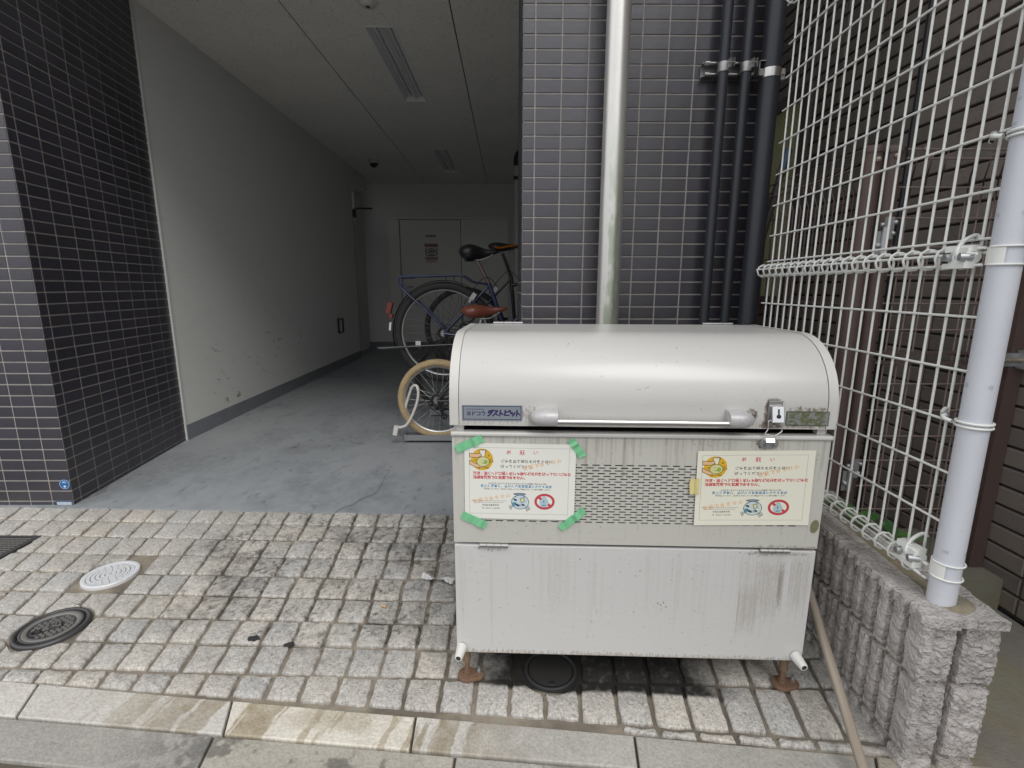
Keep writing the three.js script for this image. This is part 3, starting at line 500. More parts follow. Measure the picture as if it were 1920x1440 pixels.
// ---------------------------------------------------------------- pipes on the slate pillar
{
  const stainMap = tex(256, 1024, (u, v) => {                        // v 0..1 over 0..3 m
    const y = v * 3, n = fbm(u * 10, v * 60, 4), st = fbm(u * 30 + 5, v * 14, 3), a = sstep(1.65, 1.2, y) * sstep(0.62, 0.95, y) * sstep(0.1, 0.02, Math.abs(u - 0.5 + 0.05 * (n - 0.5)) - 0.03) * sstep(0.3, 0.55, n * 0.5 + st * 0.5);
    const k = 0.9 + 0.14 * (st - 0.5) + 0.1 * n; return [k * (1 - 0.42 * a), k * (1 - 0.33 * a), k * (1 - 0.44 * a)];
  });
  const m = mat(0.80, 0.785, 0.74, 0.38, { metalness: 0.8, map: stainMap, bumpMap: rep(softBump.clone(), 1, 1), bumpScale: 0.0004 });
  const g = new THREE.CylinderGeometry(0.0425, 0.0425, 3, 40, 1, false, Math.PI); g.translate(0, 1.5, 0);
  const t = thing('steel_pipe', 'thick stainless steel drain pipe in front of the slate tiled pillar', 'pipe', null, [0.384, 0, -1.93]);
  part(t, 'pipe', clean(g), m);
  const g2 = new THREE.CylinderGeometry(0.0415, 0.0415, 4.2, 32); part(t, 'upper_pipe', clean(g2.translate(0, 5.1, 0)), m);
  part(t, 'clamp', merge([lathe([[0.0427, 2.44], [0.045, 2.44], [0.045, 2.47], [0.0427, 2.47]]), boxR(-0.012, 0.012, 2.445, 2.465, -0.115, -0.044)]), dullSteel);
}
const conduit = (name, x, r, z, label, top = 9) => {
  const t = thing(name, label, 'pipe', 'black pipes on the slate pillar', [x, 0, z]);
  const g = new THREE.CylinderGeometry(r, r, top, 28, 1); g.translate(0, top / 2, 0); part(t, 'pipe', clean(g), pipeDark);
  for (const y of [1.79, 2.9]) if (r < 0.03) { // band clip with a bolt
    part(t, 'clip', merge([lathe([[r + 0.0003, y - 0.016], [r + 0.0025, y - 0.016], [r + 0.0025, y + 0.016], [r + 0.0003, y + 0.016]], 24), box(0.002, 0.03, 0.02, r * 0.55, y + 0.006, r + 0.008, 0, 0.3, 0), box(0.002, 0.03, 0.02, r * 0.55 + 0.012, y + 0.006, r + 0.008, 0, 0.3, 0), rod(V(r * 0.55 - 0.006, y + 0.008, r + 0.01), V(r * 0.55 + 0.02, y + 0.008, r + 0.01), 0.0028, 8)]), dullSteel);
  }
  return t;
};
conduit('black_pipe', 0.787, 0.0185, -1.99, 'left of the two slim black pipes clipped to the slate pillar');
conduit('black_pipe', 0.87, 0.0185, -1.99, 'right of the two slim black pipes clipped to the slate pillar');
{
  const t = conduit('black_pipe', 0.951, 0.0345, -1.97, 'thick black drain pipe at the corner of the slate pillar');
  part(t, 'clamp', merge([lathe([[0.0347, 1.745], [0.037, 1.745], [0.037, 1.775], [0.0347, 1.775]], 32), boxR(0.034, 0.05, 1.742, 1.778, -0.008, -0.004), boxR(0.034, 0.05, 1.742, 1.778, 0.004, 0.008), rod(V(0.043, 1.76, -0.012), V(0.043, 1.76, 0.016), 0.005, 8), boxR(-0.05, -0.02, 1.75, 1.772, 0.018, 0.021), boxR(-0.052, -0.049, 1.75, 1.80, -0.02, 0.021), boxR(-0.052, -0.028, 1.797, 1.8, -0.0, 0.021)]), steel);
  const b = thing('pipe_bracket', 'metal channel bracket holding the two slim black pipes', 'bracket', null, [0.822, 1.795, -2.0]);
  part(b, 'channel', merge([boxR(-0.1, 0.095, -0.024, 0.024, -0.047, -0.044), boxR(-0.1, 0.095, 0.021, 0.024, -0.044, -0.02), boxR(-0.1, 0.095, -0.024, -0.021, -0.044, -0.02)]), dullSteel);
  for (const y of [0.019, -0.019]) part(b, 'bar', rod(V(-0.088, y, -0.012), V(0.09, y, -0.012), 0.005, 10), steel);
  for (const x of [-0.088, 0.09]) for (const y of [0.019, -0.019]) part(b, 'nut', rod(V(x - 0.009, y, -0.012), V(x + 0.009, y, -0.012), 0.009, 6), steel);
}
{ // a pole with a blue tip stuck behind the corner pipe
  const t = thing('capped_pole', 'thin brown pole with a blue tip leaning out behind the corner pipe', 'pole', null, [0, 0, 0]);
  const a = V(0.978, 1.06, -2.02), b = V(1.066, 1.516, -2.01), d = b.clone().sub(a).normalize();
  part(t, 'shaft', rod(a, b.clone().addScaledVector(d, -0.07), 0.0135, 12), mat(0.07, 0.058, 0.05, 0.5)); part(t, 'tip', rod(b.clone().addScaledVector(d, -0.075), b, 0.0165, 12), mat(0.035, 0.07, 0.11, 0.35)); part(t, 'band', rod(b.clone().addScaledVector(d, -0.09), b.clone().addScaledVector(d, -0.073), 0.018, 12), mat(0.16, 0.11, 0.07, 0.6));
}
// ---------------------------------------------------------------- neighbouring brown brick house
{
  const X = 1.565, t = thing('brick_house', 'dark brown brick wall of the neighbouring house behind the fences', 'building');
  part(t, 'core', merge([boxR(X, X + 0.3, 0, 7, -7, 0.4)]), brickGrout);
  const L = [], q = new THREE.Quaternion().setFromRotationMatrix(new THREE.Matrix4().makeBasis(V(0, 0, 1), V(0, 1, 0), V(-1, 0, 0))), ph = 0.0635, pl = 0.236;
  const win = [-4.3, -2.8, 0.95, 1.98];
  for (let r = 0; r * ph < 3.4; r++) for (let z = -7 + (r % 2 ? 0 : 0) * pl / 2; z < 0.2; z += pl) {
    const y0 = r * ph + 0.01, zz = z + pl / 2, yc = y0 + ph / 2;
    if (zz > win[0] - 0.05 && zz < win[1] + 0.05 && yc > win[2] - 0.05 && yc < win[3] + 0.05) continue;
    const w = pl - 0.007, h = ph - 0.0085, c = V(X, yc, zz), cr = [[-1, -1], [1, -1], [1, 1], [-1, 1]].map(([s, u]) => V(X, yc + u * h / 2, zz + s * w / 2));
    L.push({ geo: slab(w, h, 0.012, 0.003), m: brickMats[Math.floor(rnd() * 4)], pos: c, quat: q.clone().multiply(new THREE.Quaternion().setFromEuler(new THREE.Euler(rr(-0.012, 0.012), rr(-0.006, 0.006), 0))), size: shown(cr) });
  }
  layPieces(t, 'brick', L, 'brick_field');
  const w = new THREE.Group(); w.name = 'window'; t.add(w);
  const paneMap = tex(512, 512, (u, v) => { const a = Math.abs(((u * 40 + v * 30) % 1) - 0.5), b = Math.abs((((u * 40 - v * 30) % 1) + 1) % 1 - 0.5); const k = (a < 0.07 || b < 0.07 ? 0.62 : 1) * (0.85 + 0.3 * fbm(u * 4, v * 4, 3)); return [k, k, k * 0.9]; });
  part(w, 'pane', (() => { const g = new THREE.PlaneGeometry(1.5, 1.03); g.rotateY(-Math.PI / 2); g.translate(X - 0.004, (win[2] + win[3]) / 2, (win[0] + win[1]) / 2); return g; })(), mat(0.34, 0.345, 0.23, 0.3, { map: paneMap, emissive: new THREE.Color().setRGB(0.018, 0.018, 0.01), emissiveMap: paneMap }), 'pale yellow wired glass pane');
  part(w, 'frame', merge([boxR(X - 0.035, X + 0.01, win[2] - 0.05, win[3] + 0.05, win[1], win[1] + 0.06), boxR(X - 0.035, X + 0.01, win[2] - 0.05, win[3] + 0.05, win[0] - 0.06, win[0]), boxR(X - 0.034, X + 0.01, win[3], win[3] + 0.05, win[0] + 0.001, win[1] - 0.001), boxR(X - 0.034, X + 0.01, win[2] - 0.05, win[2], win[0] + 0.001, win[1] - 0.001)]), brownPaint);
  part(t, 'cable', tube([V(X - 0.02, 3.4, -2.02), V(X - 0.02, 2.2, -2.02), V(X - 0.021, 1.1, -2.025), V(X - 0.02, 0.02, -2.02)], 0.012, 30, 8), blackPlastic);
  const st = solo('concrete_plinth', 'mossy concrete block against the brown wall under the gate post', 'block', boxR(1.285, 1.552, -0.004, 0.104, -1.72, -1.385), tint(alleyMat, 0.8, 0.82, 0.72));
}
// ---------------------------------------------------------------- brown mesh gate and boundary fence
{
  const bm = brownPaint, wm = mat(0.24, 0.185, 0.17, 0.5), wr = 0.0027;
  const g = thing('brown_gate', 'brown steel mesh gate closing the alley between the fence and brown wall', 'gate', null, [0, 0, -1.5]);
  const roundPost = (x, y0, y1, r = 0.024) => rod(V(x, y0, 0), V(x, y1, 0), r, 20);
  part(g, 'gate_post', roundPost(1.098, 0.02, 1.385), bm); part(g, 'gate_post', boxR(1.505, 1.55, 0.105, 1.44, 0.0, 0.045), bm);
  part(g, 'post_cap', lathe([[0, 1.397], [0.02, 1.396], [0.026, 1.39], [0.0265, 1.376], [0.0245, 1.3755]]).translate(1.098, 0, 0), bm);
  for (let i = 0; i < 9; i++) { const x = 1.16 + i * 0.042; part(g, 'vertical_wire', tube([V(x, 0.08, 0), V(x, 1.25, 0), V(x, 1.31, 0.006), V(x + 0.012, 1.37, 0.03), V(x + 0.004, 1.385, 0.012)], wr, 14, 6, false, 0.2), wm); }
  [0.12, 0.205, 0.29, 0.371, 0.457, 0.538, 0.623, 0.707, 0.875, 0.954, 1.037, 1.119, 1.2, 1.285, 1.36, 1.384].forEach((y, i, a) => part(g, 'horizontal_wire', rod(V(1.125, y, 0.004 + (i > 13 ? 0.014 : 0)), V(1.5, y, 0.004 + (i > 13 ? 0.014 : 0)), wr, 6), wm));
  for (const y of [0.775, 0.805]) part(g, 'rail', boxR(1.123, 1.5, y - 0.004, y + 0.004, -0.012, 0.012), bm);
  // slide bolt across the gate edge
  const la = new THREE.Group(); la.name = 'slide_bolt'; g.add(la);
  part(la, 'bolt_plate', boxR(1.41, 1.555, 0.77, 0.81, 0.046, 0.05), galv); part(la, 'bolt', rod(V(1.40, 0.79, 0.062), V(1.55, 0.79, 0.062), 0.006, 10), mat(0.45, 0.38, 0.28, 0.5, { metalness: 0.6 })); part(la, 'keeper', boxR(1.52, 1.545, 0.764, 0.82, 0.05, 0.074), galv); part(la, 'stop', boxR(1.392, 1.402, 0.77, 0.81, 0.04, 0.07), brownPaint);
  for (const [y, n] of [[1.15, 0], [0.42, 1]]) { const h = new THREE.Group(); h.name = 'hinge'; g.add(h); part(h, 'leaf', merge([boxR(1.062, 1.082, y - 0.055, y + 0.01, 0.024, 0.029), boxR(1.08, 1.108, y - 0.012, y + 0.05, 0.026, 0.031)]), galv); part(h, 'bolt', merge([ball(0.008, 1.07, y - 0.03, 0.03), ball(0.007, 1.075, y + 0.028, 0.03), ball(0.007, 1.112, y + 0.035, 0.03), ball(0.007, 1.108, y + 0.004, 0.03)]), galv); part(h, 'barrel', rod(V(1.082, y - 0.055, 0.034), V(1.082, y + 0.02, 0.034), 0.008, 10), galv); }
  part(g, 'bolt_head', merge([ball(0.0075, 1.092, 1.365, 0.024), ball(0.0065, 1.17, 1.383, 0.028)]), mat(0.4, 0.33, 0.27, 0.5, { metalness: 0.5 }));
  const f = thing('boundary_fence', 'low brown mesh fence running back along the alley behind the white fence', 'fence', null, [1.04, 0, -1.5]);
  part(f, 'post', rod(V(0, 0.02, 0), V(0, 1.385, 0), 0.0245, 20), bm); part(f, 'post_cap', lathe([[0, 1.397], [0.02, 1.396], [0.0265, 1.39], [0.027, 1.376], [0.025, 1.3755]]), bm);
  part(f, 'bolt_head', ball(0.008, 0.0, 1.355, 0.0255), mat(0.4, 0.33, 0.27, 0.5, { metalness: 0.5 }));
  for (let i = 0; i < 20; i++) { const z = -0.06 - i * 0.046; part(f, 'vertical_wire', tube([V(0, 0.1, z), V(0, 1.2, z), V(0.004, 1.28, z), V(-0.028, 1.34, z), V(-0.012, 1.39, z), V(0.016, 1.372, z)], wr, 16, 6, false, 0.3), bm); }
  for (const y of [0.15, 0.31, 0.47, 0.63, 0.79, 0.95, 1.11, 1.26]) part(f, 'horizontal_wire', rod(V(0.004, y, -0.025), V(0.004, y, -1.0), wr, 6), bm);
  for (const [x, y] of [[-0.029, 1.34], [-0.013, 1.392], [0.015, 1.373]]) part(f, 'horizontal_wire', rod(V(x, y, -0.03), V(x, y, -1.0), wr, 6), bm);
  part(f, 'post', rod(V(0, 0.02, -1.03), V(0, 1.385, -1.03), 0.0245, 16), bm);
}
// ---------------------------------------------------------------- split-face block wall
const WALL = { x: 0.832, z: -0.868, turn: -R(5.2), h: 0.36, w: 0.145 };
{
  const t = thing('block_wall', 'low wall of ribbed split face concrete blocks beside the bin', 'wall', null, [WALL.x, 0, WALL.z], WALL.turn);
  // local frame: +x to the right, -z away from the street
  const H = WALL.h, W = WALL.w, LEN = 1.12, D = 0.016;
  part(t, 'core', boxR(D, W - 0.004, -0.05, H - 0.012, -LEN, -D), blockCore);
  // one split rib: crisp edges, a broken face with fine relief; faces +z, w by h, d proud
  const rib = (w, h, d, sx, rough = 0.0042) => {
    const axis = (l) => { const n = Math.max(5, Math.round(l / 0.0065)), a = [-l / 2, -l / 2 + 0.0012]; for (let i = 1; i < n; i++) a.push(-l / 2 + i * l / n); a.push(l / 2 - 0.0012, l / 2); return a; };
    const xs = axis(w), ys = axis(h), P = [], I = [], nx = xs.length;
    ys.forEach((y, j) => xs.forEach((x, i) => {
      const e = i === 0 || j === 0 || i === nx - 1 || j === ys.length - 1, ex = Math.min(w / 2 - Math.abs(x), h / 2 - Math.abs(y)), n = fbm(x * 130 + sx * 3.1, y * 130 + sx * 7.7, 3), big = vn(x * 22 + sx, y * 18 + sx * 2);
      P.push(x + (e ? 0 : rr(-0.0008, 0.0008)), y + (e ? 0 : rr(-0.0008, 0.0008)), e ? 0 : d - 0.0035 * (1 - sstep(0, 0.008, ex)) + rough * (n - 0.5) * 1.3 + 0.002 * (big - 0.5));
    }));
    for (let j = 0; j < ys.length - 1; j++) for (let i = 0; i < nx - 1; i++) { const a = j * nx + i; I.push(a, a + 1, a + nx, a + 1, a + nx + 1, a + nx); }
    let g = new THREE.BufferGeometry(); g.setAttribute('position', new THREE.Float32BufferAttribute(P, 3)); g.setIndex(I); g = g.toNonIndexed(); g.computeVertexNormals(); return metreUV(g);
  };
  const courses = [[0.209, H - 0.001], [0.032, 0.197], [-0.06, 0.02]];
  const edges = [0.0]; let z = 0.05; while (z < LEN) { edges.push(z); z += 0.047 + rr(-0.003, 0.003); }
  const lastW = [];
  courses.forEach(([y0, y1], ci) => {
    for (let i = 0; i < edges.length - 1; i++) {
      const a = edges[i] + (i ? 0.0068 : -0.008), b = edges[i + 1] - 0.0068; const g = rib(b - a, y1 - y0, 0.0165, i * 7 + ci * 31);
      g.rotateY(-Math.PI / 2); g.translate(D, (y0 + y1) / 2, -(a + b) / 2); part(t, 'block_rib', g, splitMats[(i * 3 + ci) % 4]);
    }
    for (const [a, b] of [[0.0, W / 2 - 0.0065], [W / 2 + 0.0065, W + 0.003]]) { const g = rib(b - a, y1 - y0, 0.018, a * 900 + ci * 5 + 2, 0.009); g.translate((a + b) / 2, (y0 + y1) / 2, -D); part(t, 'block_rib', g, splitMats[(ci + (a > 0 ? 1 : 0)) % 4]); }
    for (let i = 0; i < 6; i++) { const a = 0.01 + i * 0.185, b = a + 0.178; const g = rib(b - a, y1 - y0, 0.012, i * 3 + ci + 90); g.rotateY(Math.PI / 2); g.translate(W - 0.004, (y0 + y1) / 2, -(a + b) / 2); part(t, 'block_rib', g, splitMats[(i + ci) % 4]); }
  });
  // block tops: notched along the inner edge where the grooves run
  for (let i = 0; i < edges.length - 1; i++) {
    const a = edges[i] + (i ? 0.0066 : -0.008), b = edges[i + 1] - 0.0066;
    const n = 6, pts = [[0.058, a - 0.0067], [0.058, b + 0.0067], [D, b + 0.0067]]; for (let k = 0; k <= n; k++) pts.push([-0.001 - 0.007 * rnd() + (k === 0 || k === n ? 0.005 : 0), lerp(b, a, k / n)]); pts.push([D, a - 0.0067]);
    const g = new THREE.ExtrudeGeometry(poly(pts), { depth: 0.02, bevelEnabled: false }); g.rotateX(-Math.PI / 2); g.translate(0, H - 0.0195 + rr(-0.0008, 0.0008), 0); part(t, 'block_top', metreUV(g), splitMats[i % 4]);
  }
  for (let i = 0; i < 7; i++) {                                      // outer edge of the tops
    const a = (i ? 0.006 : -0.008) + i * 0.16, b = a + 0.156 + (i ? 0 : 0.012), pts = [[0.094, b], [0.094, a]]; for (let k = 0; k <= 10; k++) pts.push([W + 0.004 + 0.008 * (rnd() - 0.4), lerp(a, b, k / 10)]);
    const g = new THREE.ExtrudeGeometry(poly(pts), { depth: 0.02, bevelEnabled: false }); g.rotateX(-Math.PI / 2); g.translate(0, H - 0.0192 + rr(-0.001, 0.001), 0); part(t, 'block_top', metreUV(g), splitMats[(i + 1) % 4]);
  }
  { const g = new THREE.BoxGeometry(0.034, 0.02, LEN - 0.03, 6, 1, 90), p = g.attributes.position; for (let i = 0; i < p.count; i++) { if (p.getY(i) > 0) p.setY(i, 0.01 + 0.005 * (fbm(p.getX(i) * 90, p.getZ(i) * 90, 3) - 0.5)); p.setX(i, p.getX(i) + 0.004 * (fbm(p.getZ(i) * 40, 3, 2) - 0.5)); } g.translate(0.076, H - 0.0125, -LEN / 2 - 0.03); g.computeVertexNormals(); part(t, 'mortar_fill', metreUV(g), capMortar); }
  part(t, 'block_top', boxR(0.0585, 0.0935, H - 0.02, H - 0.001, -0.046, 0.006), splitMats[0]);
  { const g = lathe([[0.0, 0.004], [0.03, 0.004], [0.036, 0.001], [0.05, -0.004]], 24); g.translate(0.084, H + 0.001, -0.056); part(t, 'mortar_collar', metreUV(g), capMortar); }
}
// ---------------------------------------------------------------- white mesh fence on the wall
{
  const A = V(0.9, 0, -0.905), t = thing('white_fence', 'white welded wire mesh fence standing on the low block wall', 'fence', null, [A.x + 0.002, 0, A.z - 0.01], -R(1.9));
  const wr = 0.0028, LEN = 0.905, RR = 0.021, PR = 0.0245;
  const post = new THREE.CylinderGeometry(PR, PR, 2.4, 32, 1); post.translate(0, 0.352 + 1.2, 0);
  part(t, 'post', metreUV(post), postWhite);
  // a vertical wire with its ends rolled into loops; the loops bulge toward the pavement
  const wireGeo = (y0, y1, loopDown, loopUp) => {
    const pts = [];
    const loop = (yc, s) => Array.from({ length: 13 }, (_, k) => { const a = -s * Math.PI / 2 * 0 + k / 12 * Math.PI * 1.85; return V(-RR + RR * Math.cos(a), yc + s * RR * Math.sin(a), 0); });
    if (loopDown) pts.push(...loop(y0, -1).reverse()); else pts.push(V(0, y0, 0));
    pts.push(V(0, lerp(y0, y1, 0.15), 0), V(0, lerp(y0, y1, 0.5), 0), V(0, lerp(y0, y1, 0.85), 0));
    if (loopUp) pts.push(...loop(y1, 1)); else pts.push(V(0, y1, 0));
    return tube(pts, wr, 64, 7, false, 0.5);
  };
  const lower = wireGeo(0.415, 1.058, true, true), upper = wireGeo(1.075, 1.925, false, true);
  for (let i = 0, z = -0.062; z > -LEN; z -= 0.0432, i++) { for (const [g, o] of [[lower, 0], [upper, 0.0065]]) { const m = part(t, 'vertical_wire', g, wireWhite); m.position.set(o, 0, z); } }
  const bar = (x, y, r = wr) => part(t, 'horizontal_wire', rod(V(x, y, -0.02), V(x, y, -LEN), r, 8), wireWhite);
  for (const y of [0.945, 0.84, 0.735, 0.63, 0.525]) bar(-0.0055, y);
  for (const y of [1.092, 1.18, 1.282, 1.385, 1.488, 1.59, 1.692, 1.795]) bar(0.001, y);
  for (const yc of [0.415, 1.058, 1.925]) for (const a of yc > 1 ? [0.5, 1.6, 2.8, 4.6] : [-0.5, -1.6, -2.8, -4.6]) bar(-RR + (RR - 0.0055) * Math.cos(a) + (yc > 1.5 ? 0.0065 : 0), yc + (RR - 0.0055) * Math.sin(a));
  // panel clamps on the post
  for (const y of [0.435, 1.058, 1.93]) {
    const c = new THREE.Group(); c.name = 'panel_clamp'; t.add(c); const st = Math.PI * 0.2;
    part(c, 'strap', (() => { const g = new THREE.CylinderGeometry(PR + 0.0025, PR + 0.0025, 0.032, 40, 1, false, Math.PI * 0.45, Math.PI * 1.3); const rimT = new THREE.TorusGeometry(PR + 0.0025, 0.002, 6, 40, Math.PI * 1.3); rimT.rotateX(-Math.PI / 2); rimT.rotateY(Math.PI * 0.95); const r1 = clean(rimT.clone().translate(0, 0.016, 0)), r2 = clean(rimT.clone().translate(0, -0.016, 0)); g.translate(0, 0, 0); const o = merge([g, r1, r2]); o.translate(0, y, 0); return o; })(), wireWhite);
    part(c, 'saddle', merge([box(0.012, 0.034, 0.036, -0.035, y, -0.052), box(0.02, 0.012, 0.05, -0.03, y + 0.016, -0.058, 0, 0.2, 0), box(0.02, 0.01, 0.05, -0.034, y - 0.016, -0.058), rod(V(-0.024, y, -0.035), V(-0.024, y, -0.085), 0.012, 12)]), wireWhite);
    part(c, 'bolt', merge([rod(V(-0.05, y, -0.04), V(-0.03, y, -0.034), 0.008, 6), rod(V(-0.052, y, -0.072), V(-0.036, y, -0.07), 0.008, 6)]), galv);
    part(c, 'hook', tube([V(-0.036, y - 0.01, -0.055), V(-0.042, y + 0.01, -0.056), V(-0.028, y + 0.03, -0.062), V(-0.004, y + 0.042, -0.066), V(0.006, y + 0.036, -0.066)], 0.004, 20, 7), wireWhite);
  }
  for (const [y, dz] of [[0.742, 0], [1.265, 0.0]]) { // wire loop hooks round the post
    const c = new THREE.Group(); c.name = 'hook_band'; t.add(c);
    for (const k of [-0.004, 0.004]) part(c, 'band_wire', tube(Array.from({ length: 16 }, (_, i) => { const a = Math.PI * (0.62 + 1.25 * i / 15); return V((PR + 0.003) * Math.cos(a), y + k - 0.006 * Math.cos(a) * 0, (PR + 0.003) * -Math.sin(a)); }), 0.0026, 40, 7), wireWhite);
    part(c, 'eye', tube([V(-0.026, y, -0.02), V(-0.03, y + 0.004, -0.035), V(-0.016, y + 0.012, -0.055), V(-0.004, y + 0.016, -0.062), V(-0.006, y + 0.004, -0.066), V(-0.018, y, -0.05)], 0.004, 24, 7), wireWhite); part(c, 'nut', ball(0.008, -0.022, y + 0.006, -0.042), galv);
  }
}
{ // leaves behind the wall
  const t = thing('ground_plant', 'green leaves poking up between the block wall and white fence', 'plant', null, [0.985, 0.325, -1.19]);
  const lm = [mat(0.05, 0.14, 0.03, 0.5, { transmission: 0 }), mat(0.035, 0.10, 0.035, 0.5), mat(0.08, 0.18, 0.04, 0.5)];
  const leaf = (L, w) => { const P = [], I = [], n = 8; for (let i = 0; i <= n; i++) { const s = i / n, ww = w * Math.sin(Math.PI * Math.pow(s, 0.8)) * 0.5, y = -0.25 * L * s * s; P.push(-ww, y + 0.12 * ww, s * L, 0, y, s * L, ww, y + 0.12 * ww, s * L); } for (let i = 0; i < n; i++) for (const k of [0, 1]) { const a = i * 3 + k; I.push(a, a + 3, a + 1, a + 1, a + 3, a + 4); } const g = new THREE.BufferGeometry(); g.setAttribute('position', new THREE.Float32BufferAttribute(P, 3)); g.setIndex(I); g.computeVertexNormals(); return clean(g); };
  for (let i = 0; i < 34; i++) { const g = leaf(rr(0.045, 0.085), rr(0.03, 0.05)), o = part(t, 'leaf', g, lm[i % 3]); o.position.set(rr(-0.02, 0.03), rr(-0.02, 0.04), rr(-0.22, 0.03)); o.rotation.set(rr(-1.2, -0.1), rr(0, 6.28), rr(-0.4, 0.4), 'YXZ'); }
  part(t, 'stem', merge(Array.from({ length: 8 }, () => { const x = rr(-0.01, 0.02), z = rr(-0.18, 0.13); return rod(V(x, -0.3, z), V(x + rr(-0.02, 0.02), 0.03, z + rr(-0.03, 0.03)), 0.003, 6); })), lm[1]);
}
{ // broom stick leaning between bin and wall
  const wood = mat(0.34, 0.295, 0.245, 0.75, { map: rep(tex(128, 1024, (u, v) => { const g = fbm(u * 20, v * 6, 4), s = fbm(u * 50, v * 3 + 8, 3); const k = 0.65 + 0.45 * g + 0.3 * (s - 0.5); return [k, k * 0.97, k * 0.93]; }), 1, 1) });
  const a = V(0.727, 0.0, -0.80), b = V(0.815, 0.30, -1.32), g = new THREE.CylinderGeometry(0.0098, 0.0108, a.distanceTo(b), 18, 12), p = g.attributes.position;
  for (let i = 0; i < p.count; i++) p.setX(i, p.getX(i) + 0.004 * Math.sin(p.getY(i) * 5));
  g.applyQuaternion(new THREE.Quaternion().setFromUnitVectors(V(0, 1, 0), b.clone().sub(a).normalize())); g.translate((a.x + b.x) / 2, (a.y + b.y) / 2 + 0.012, (a.z + b.z) / 2); g.computeVertexNormals();
  solo('wooden_stick', 'weathered grey brown wooden stick leaning between the bin and block wall', 'stick', clean(g), wood);
}
// ---------------------------------------------------------------- covers in the paving
const iron = mat(0.10, 0.098, 0.1, 0.5, { metalness: 0.5, map: rep(tex(256, 256, (u, v) => grey(0.7 + 0.6 * fbm(u * 10, v * 10, 4, 10))), 0.1) }), ironWorn = mat(0.30, 0.29, 0.27, 0.5, { metalness: 0.6 });
{
  const [x, z, r] = COVERS[0], t = thing('drain_cover', 'round silver aluminium drain cover with ring pattern in the setts', 'cover', null, [x, 0, z]);
  const alu = mat(0.80, 0.81, 0.83, 0.45, { metalness: 0.25 }), aluDark = mat(0.20, 0.20, 0.21, 0.7, { metalness: 0.2 });
  part(t, 'plate', lathe([[0, 0.0], [r - 0.003, 0.0], [r - 0.002, -0.02]], 48), aluDark);
  part(t, 'rim', lathe([[r - 0.013, 0.0], [r - 0.013, 0.003], [r, 0.003], [r + 0.001, 0.0], [r + 0.001, -0.02]], 48), alu);
  for (let k = 0; k < 5; k++) { const r0 = 0.005 + k * 0.0132, r1 = r0 + 0.0102, n = k === 0 ? 3 : 4 + k * 4, L = []; for (let i = 0; i < n; i++) { const a0 = (i + (k % 2) * 0.5) / n * 6.2832 + 0.0012 / r1, a1 = (i + 1 + (k % 2) * 0.5) / n * 6.2832 - 0.0012 / r1, s = new THREE.Shape(); s.absarc(0, 0, r1, a0, a1, false); s.absarc(0, 0, r0, a1, a0, true); s.closePath(); const g = new THREE.ExtrudeGeometry(s, { depth: 0.0026, bevelEnabled: false, curveSegments: 5 }); g.rotateX(-Math.PI / 2); g.translate(0, 0.0001, 0); L.push(clean(g)); } part(t, 'raised_ring', merge(L), alu); }
}
{
  const [x, z, r] = COVERS[1], t = thing('manhole_cover', 'round dark cast iron cover with a key hole at the lower left', 'cover', null, [x, 0, z]);
  part(t, 'frame', lathe([[r - 0.006, -0.02], [r - 0.006, 0.002], [r + 0.004, 0.003], [r + 0.008, -0.002], [r + 0.008, -0.02]], 48), iron);
  part(t, 'plate', lathe([[0, -0.0035], [0.054, -0.0035], [0.056, 0.001], [0.06, 0.0022], [0.066, 0.001], [0.07, 0.0035], [r - 0.009, 0.003], [r - 0.008, -0.02]], 48), iron);
  part(t, 'ring', lathe([[0.056, 0.0012], [0.058, 0.0027], [0.067, 0.0037], [0.0685, 0.002]], 48), ironWorn);
  const L = []; for (let i = -5; i <= 5; i++) for (let j = -5; j <= 5; j++) { const px = i * 0.0125 + (j % 2) * 0.006, pz = j * 0.0115; if (Math.hypot(px, pz) > 0.047 || (Math.abs(px + 0.0) < 0.026 && Math.abs(pz) < 0.018) || Math.hypot(px + 0.036, pz - 0.01) < 0.016) continue; L.push(box(0.0078, 0.006, 0.007, px, -0.0015, pz)); }
  part(t, 'grip_studs', merge(L), ironWorn);
  const pl = new THREE.Group(); pl.name = 'name_panel'; t.add(pl); part(pl, 'panel', box(0.044, 0.005, 0.028, 0, -0.0015, 0), iron);
  const strokes = [[-0.014, -0.008, 0.012, 0.0025], [-0.014, 0, 0.009, 0.0025], [-0.014, 0.008, 0.012, 0.0025], [-0.02, 0, 0.0025, 0.018], [0.008, -0.009, 0.0025, 0.02], [0.004, 0, 0.01, 0.0025], [0.014, 0.006, 0.01, 0.0025], [0.017, -0.004, 0.0025, 0.016]];
  part(pl, 'raised_letters', merge(strokes.map(([a, b, w, d]) => box(w, 0.003, d, a, 0.002, b))), ironWorn);
  part(t, 'key_hole', lathe([[0.0, -0.0018], [0.006, -0.0018], [0.007, 0.002], [0.012, 0.002], [0.014, -0.003]], 20).translate(-0.036, 0.001, 0.01), blackPlastic);
  t.rotation.y = R(38);
}
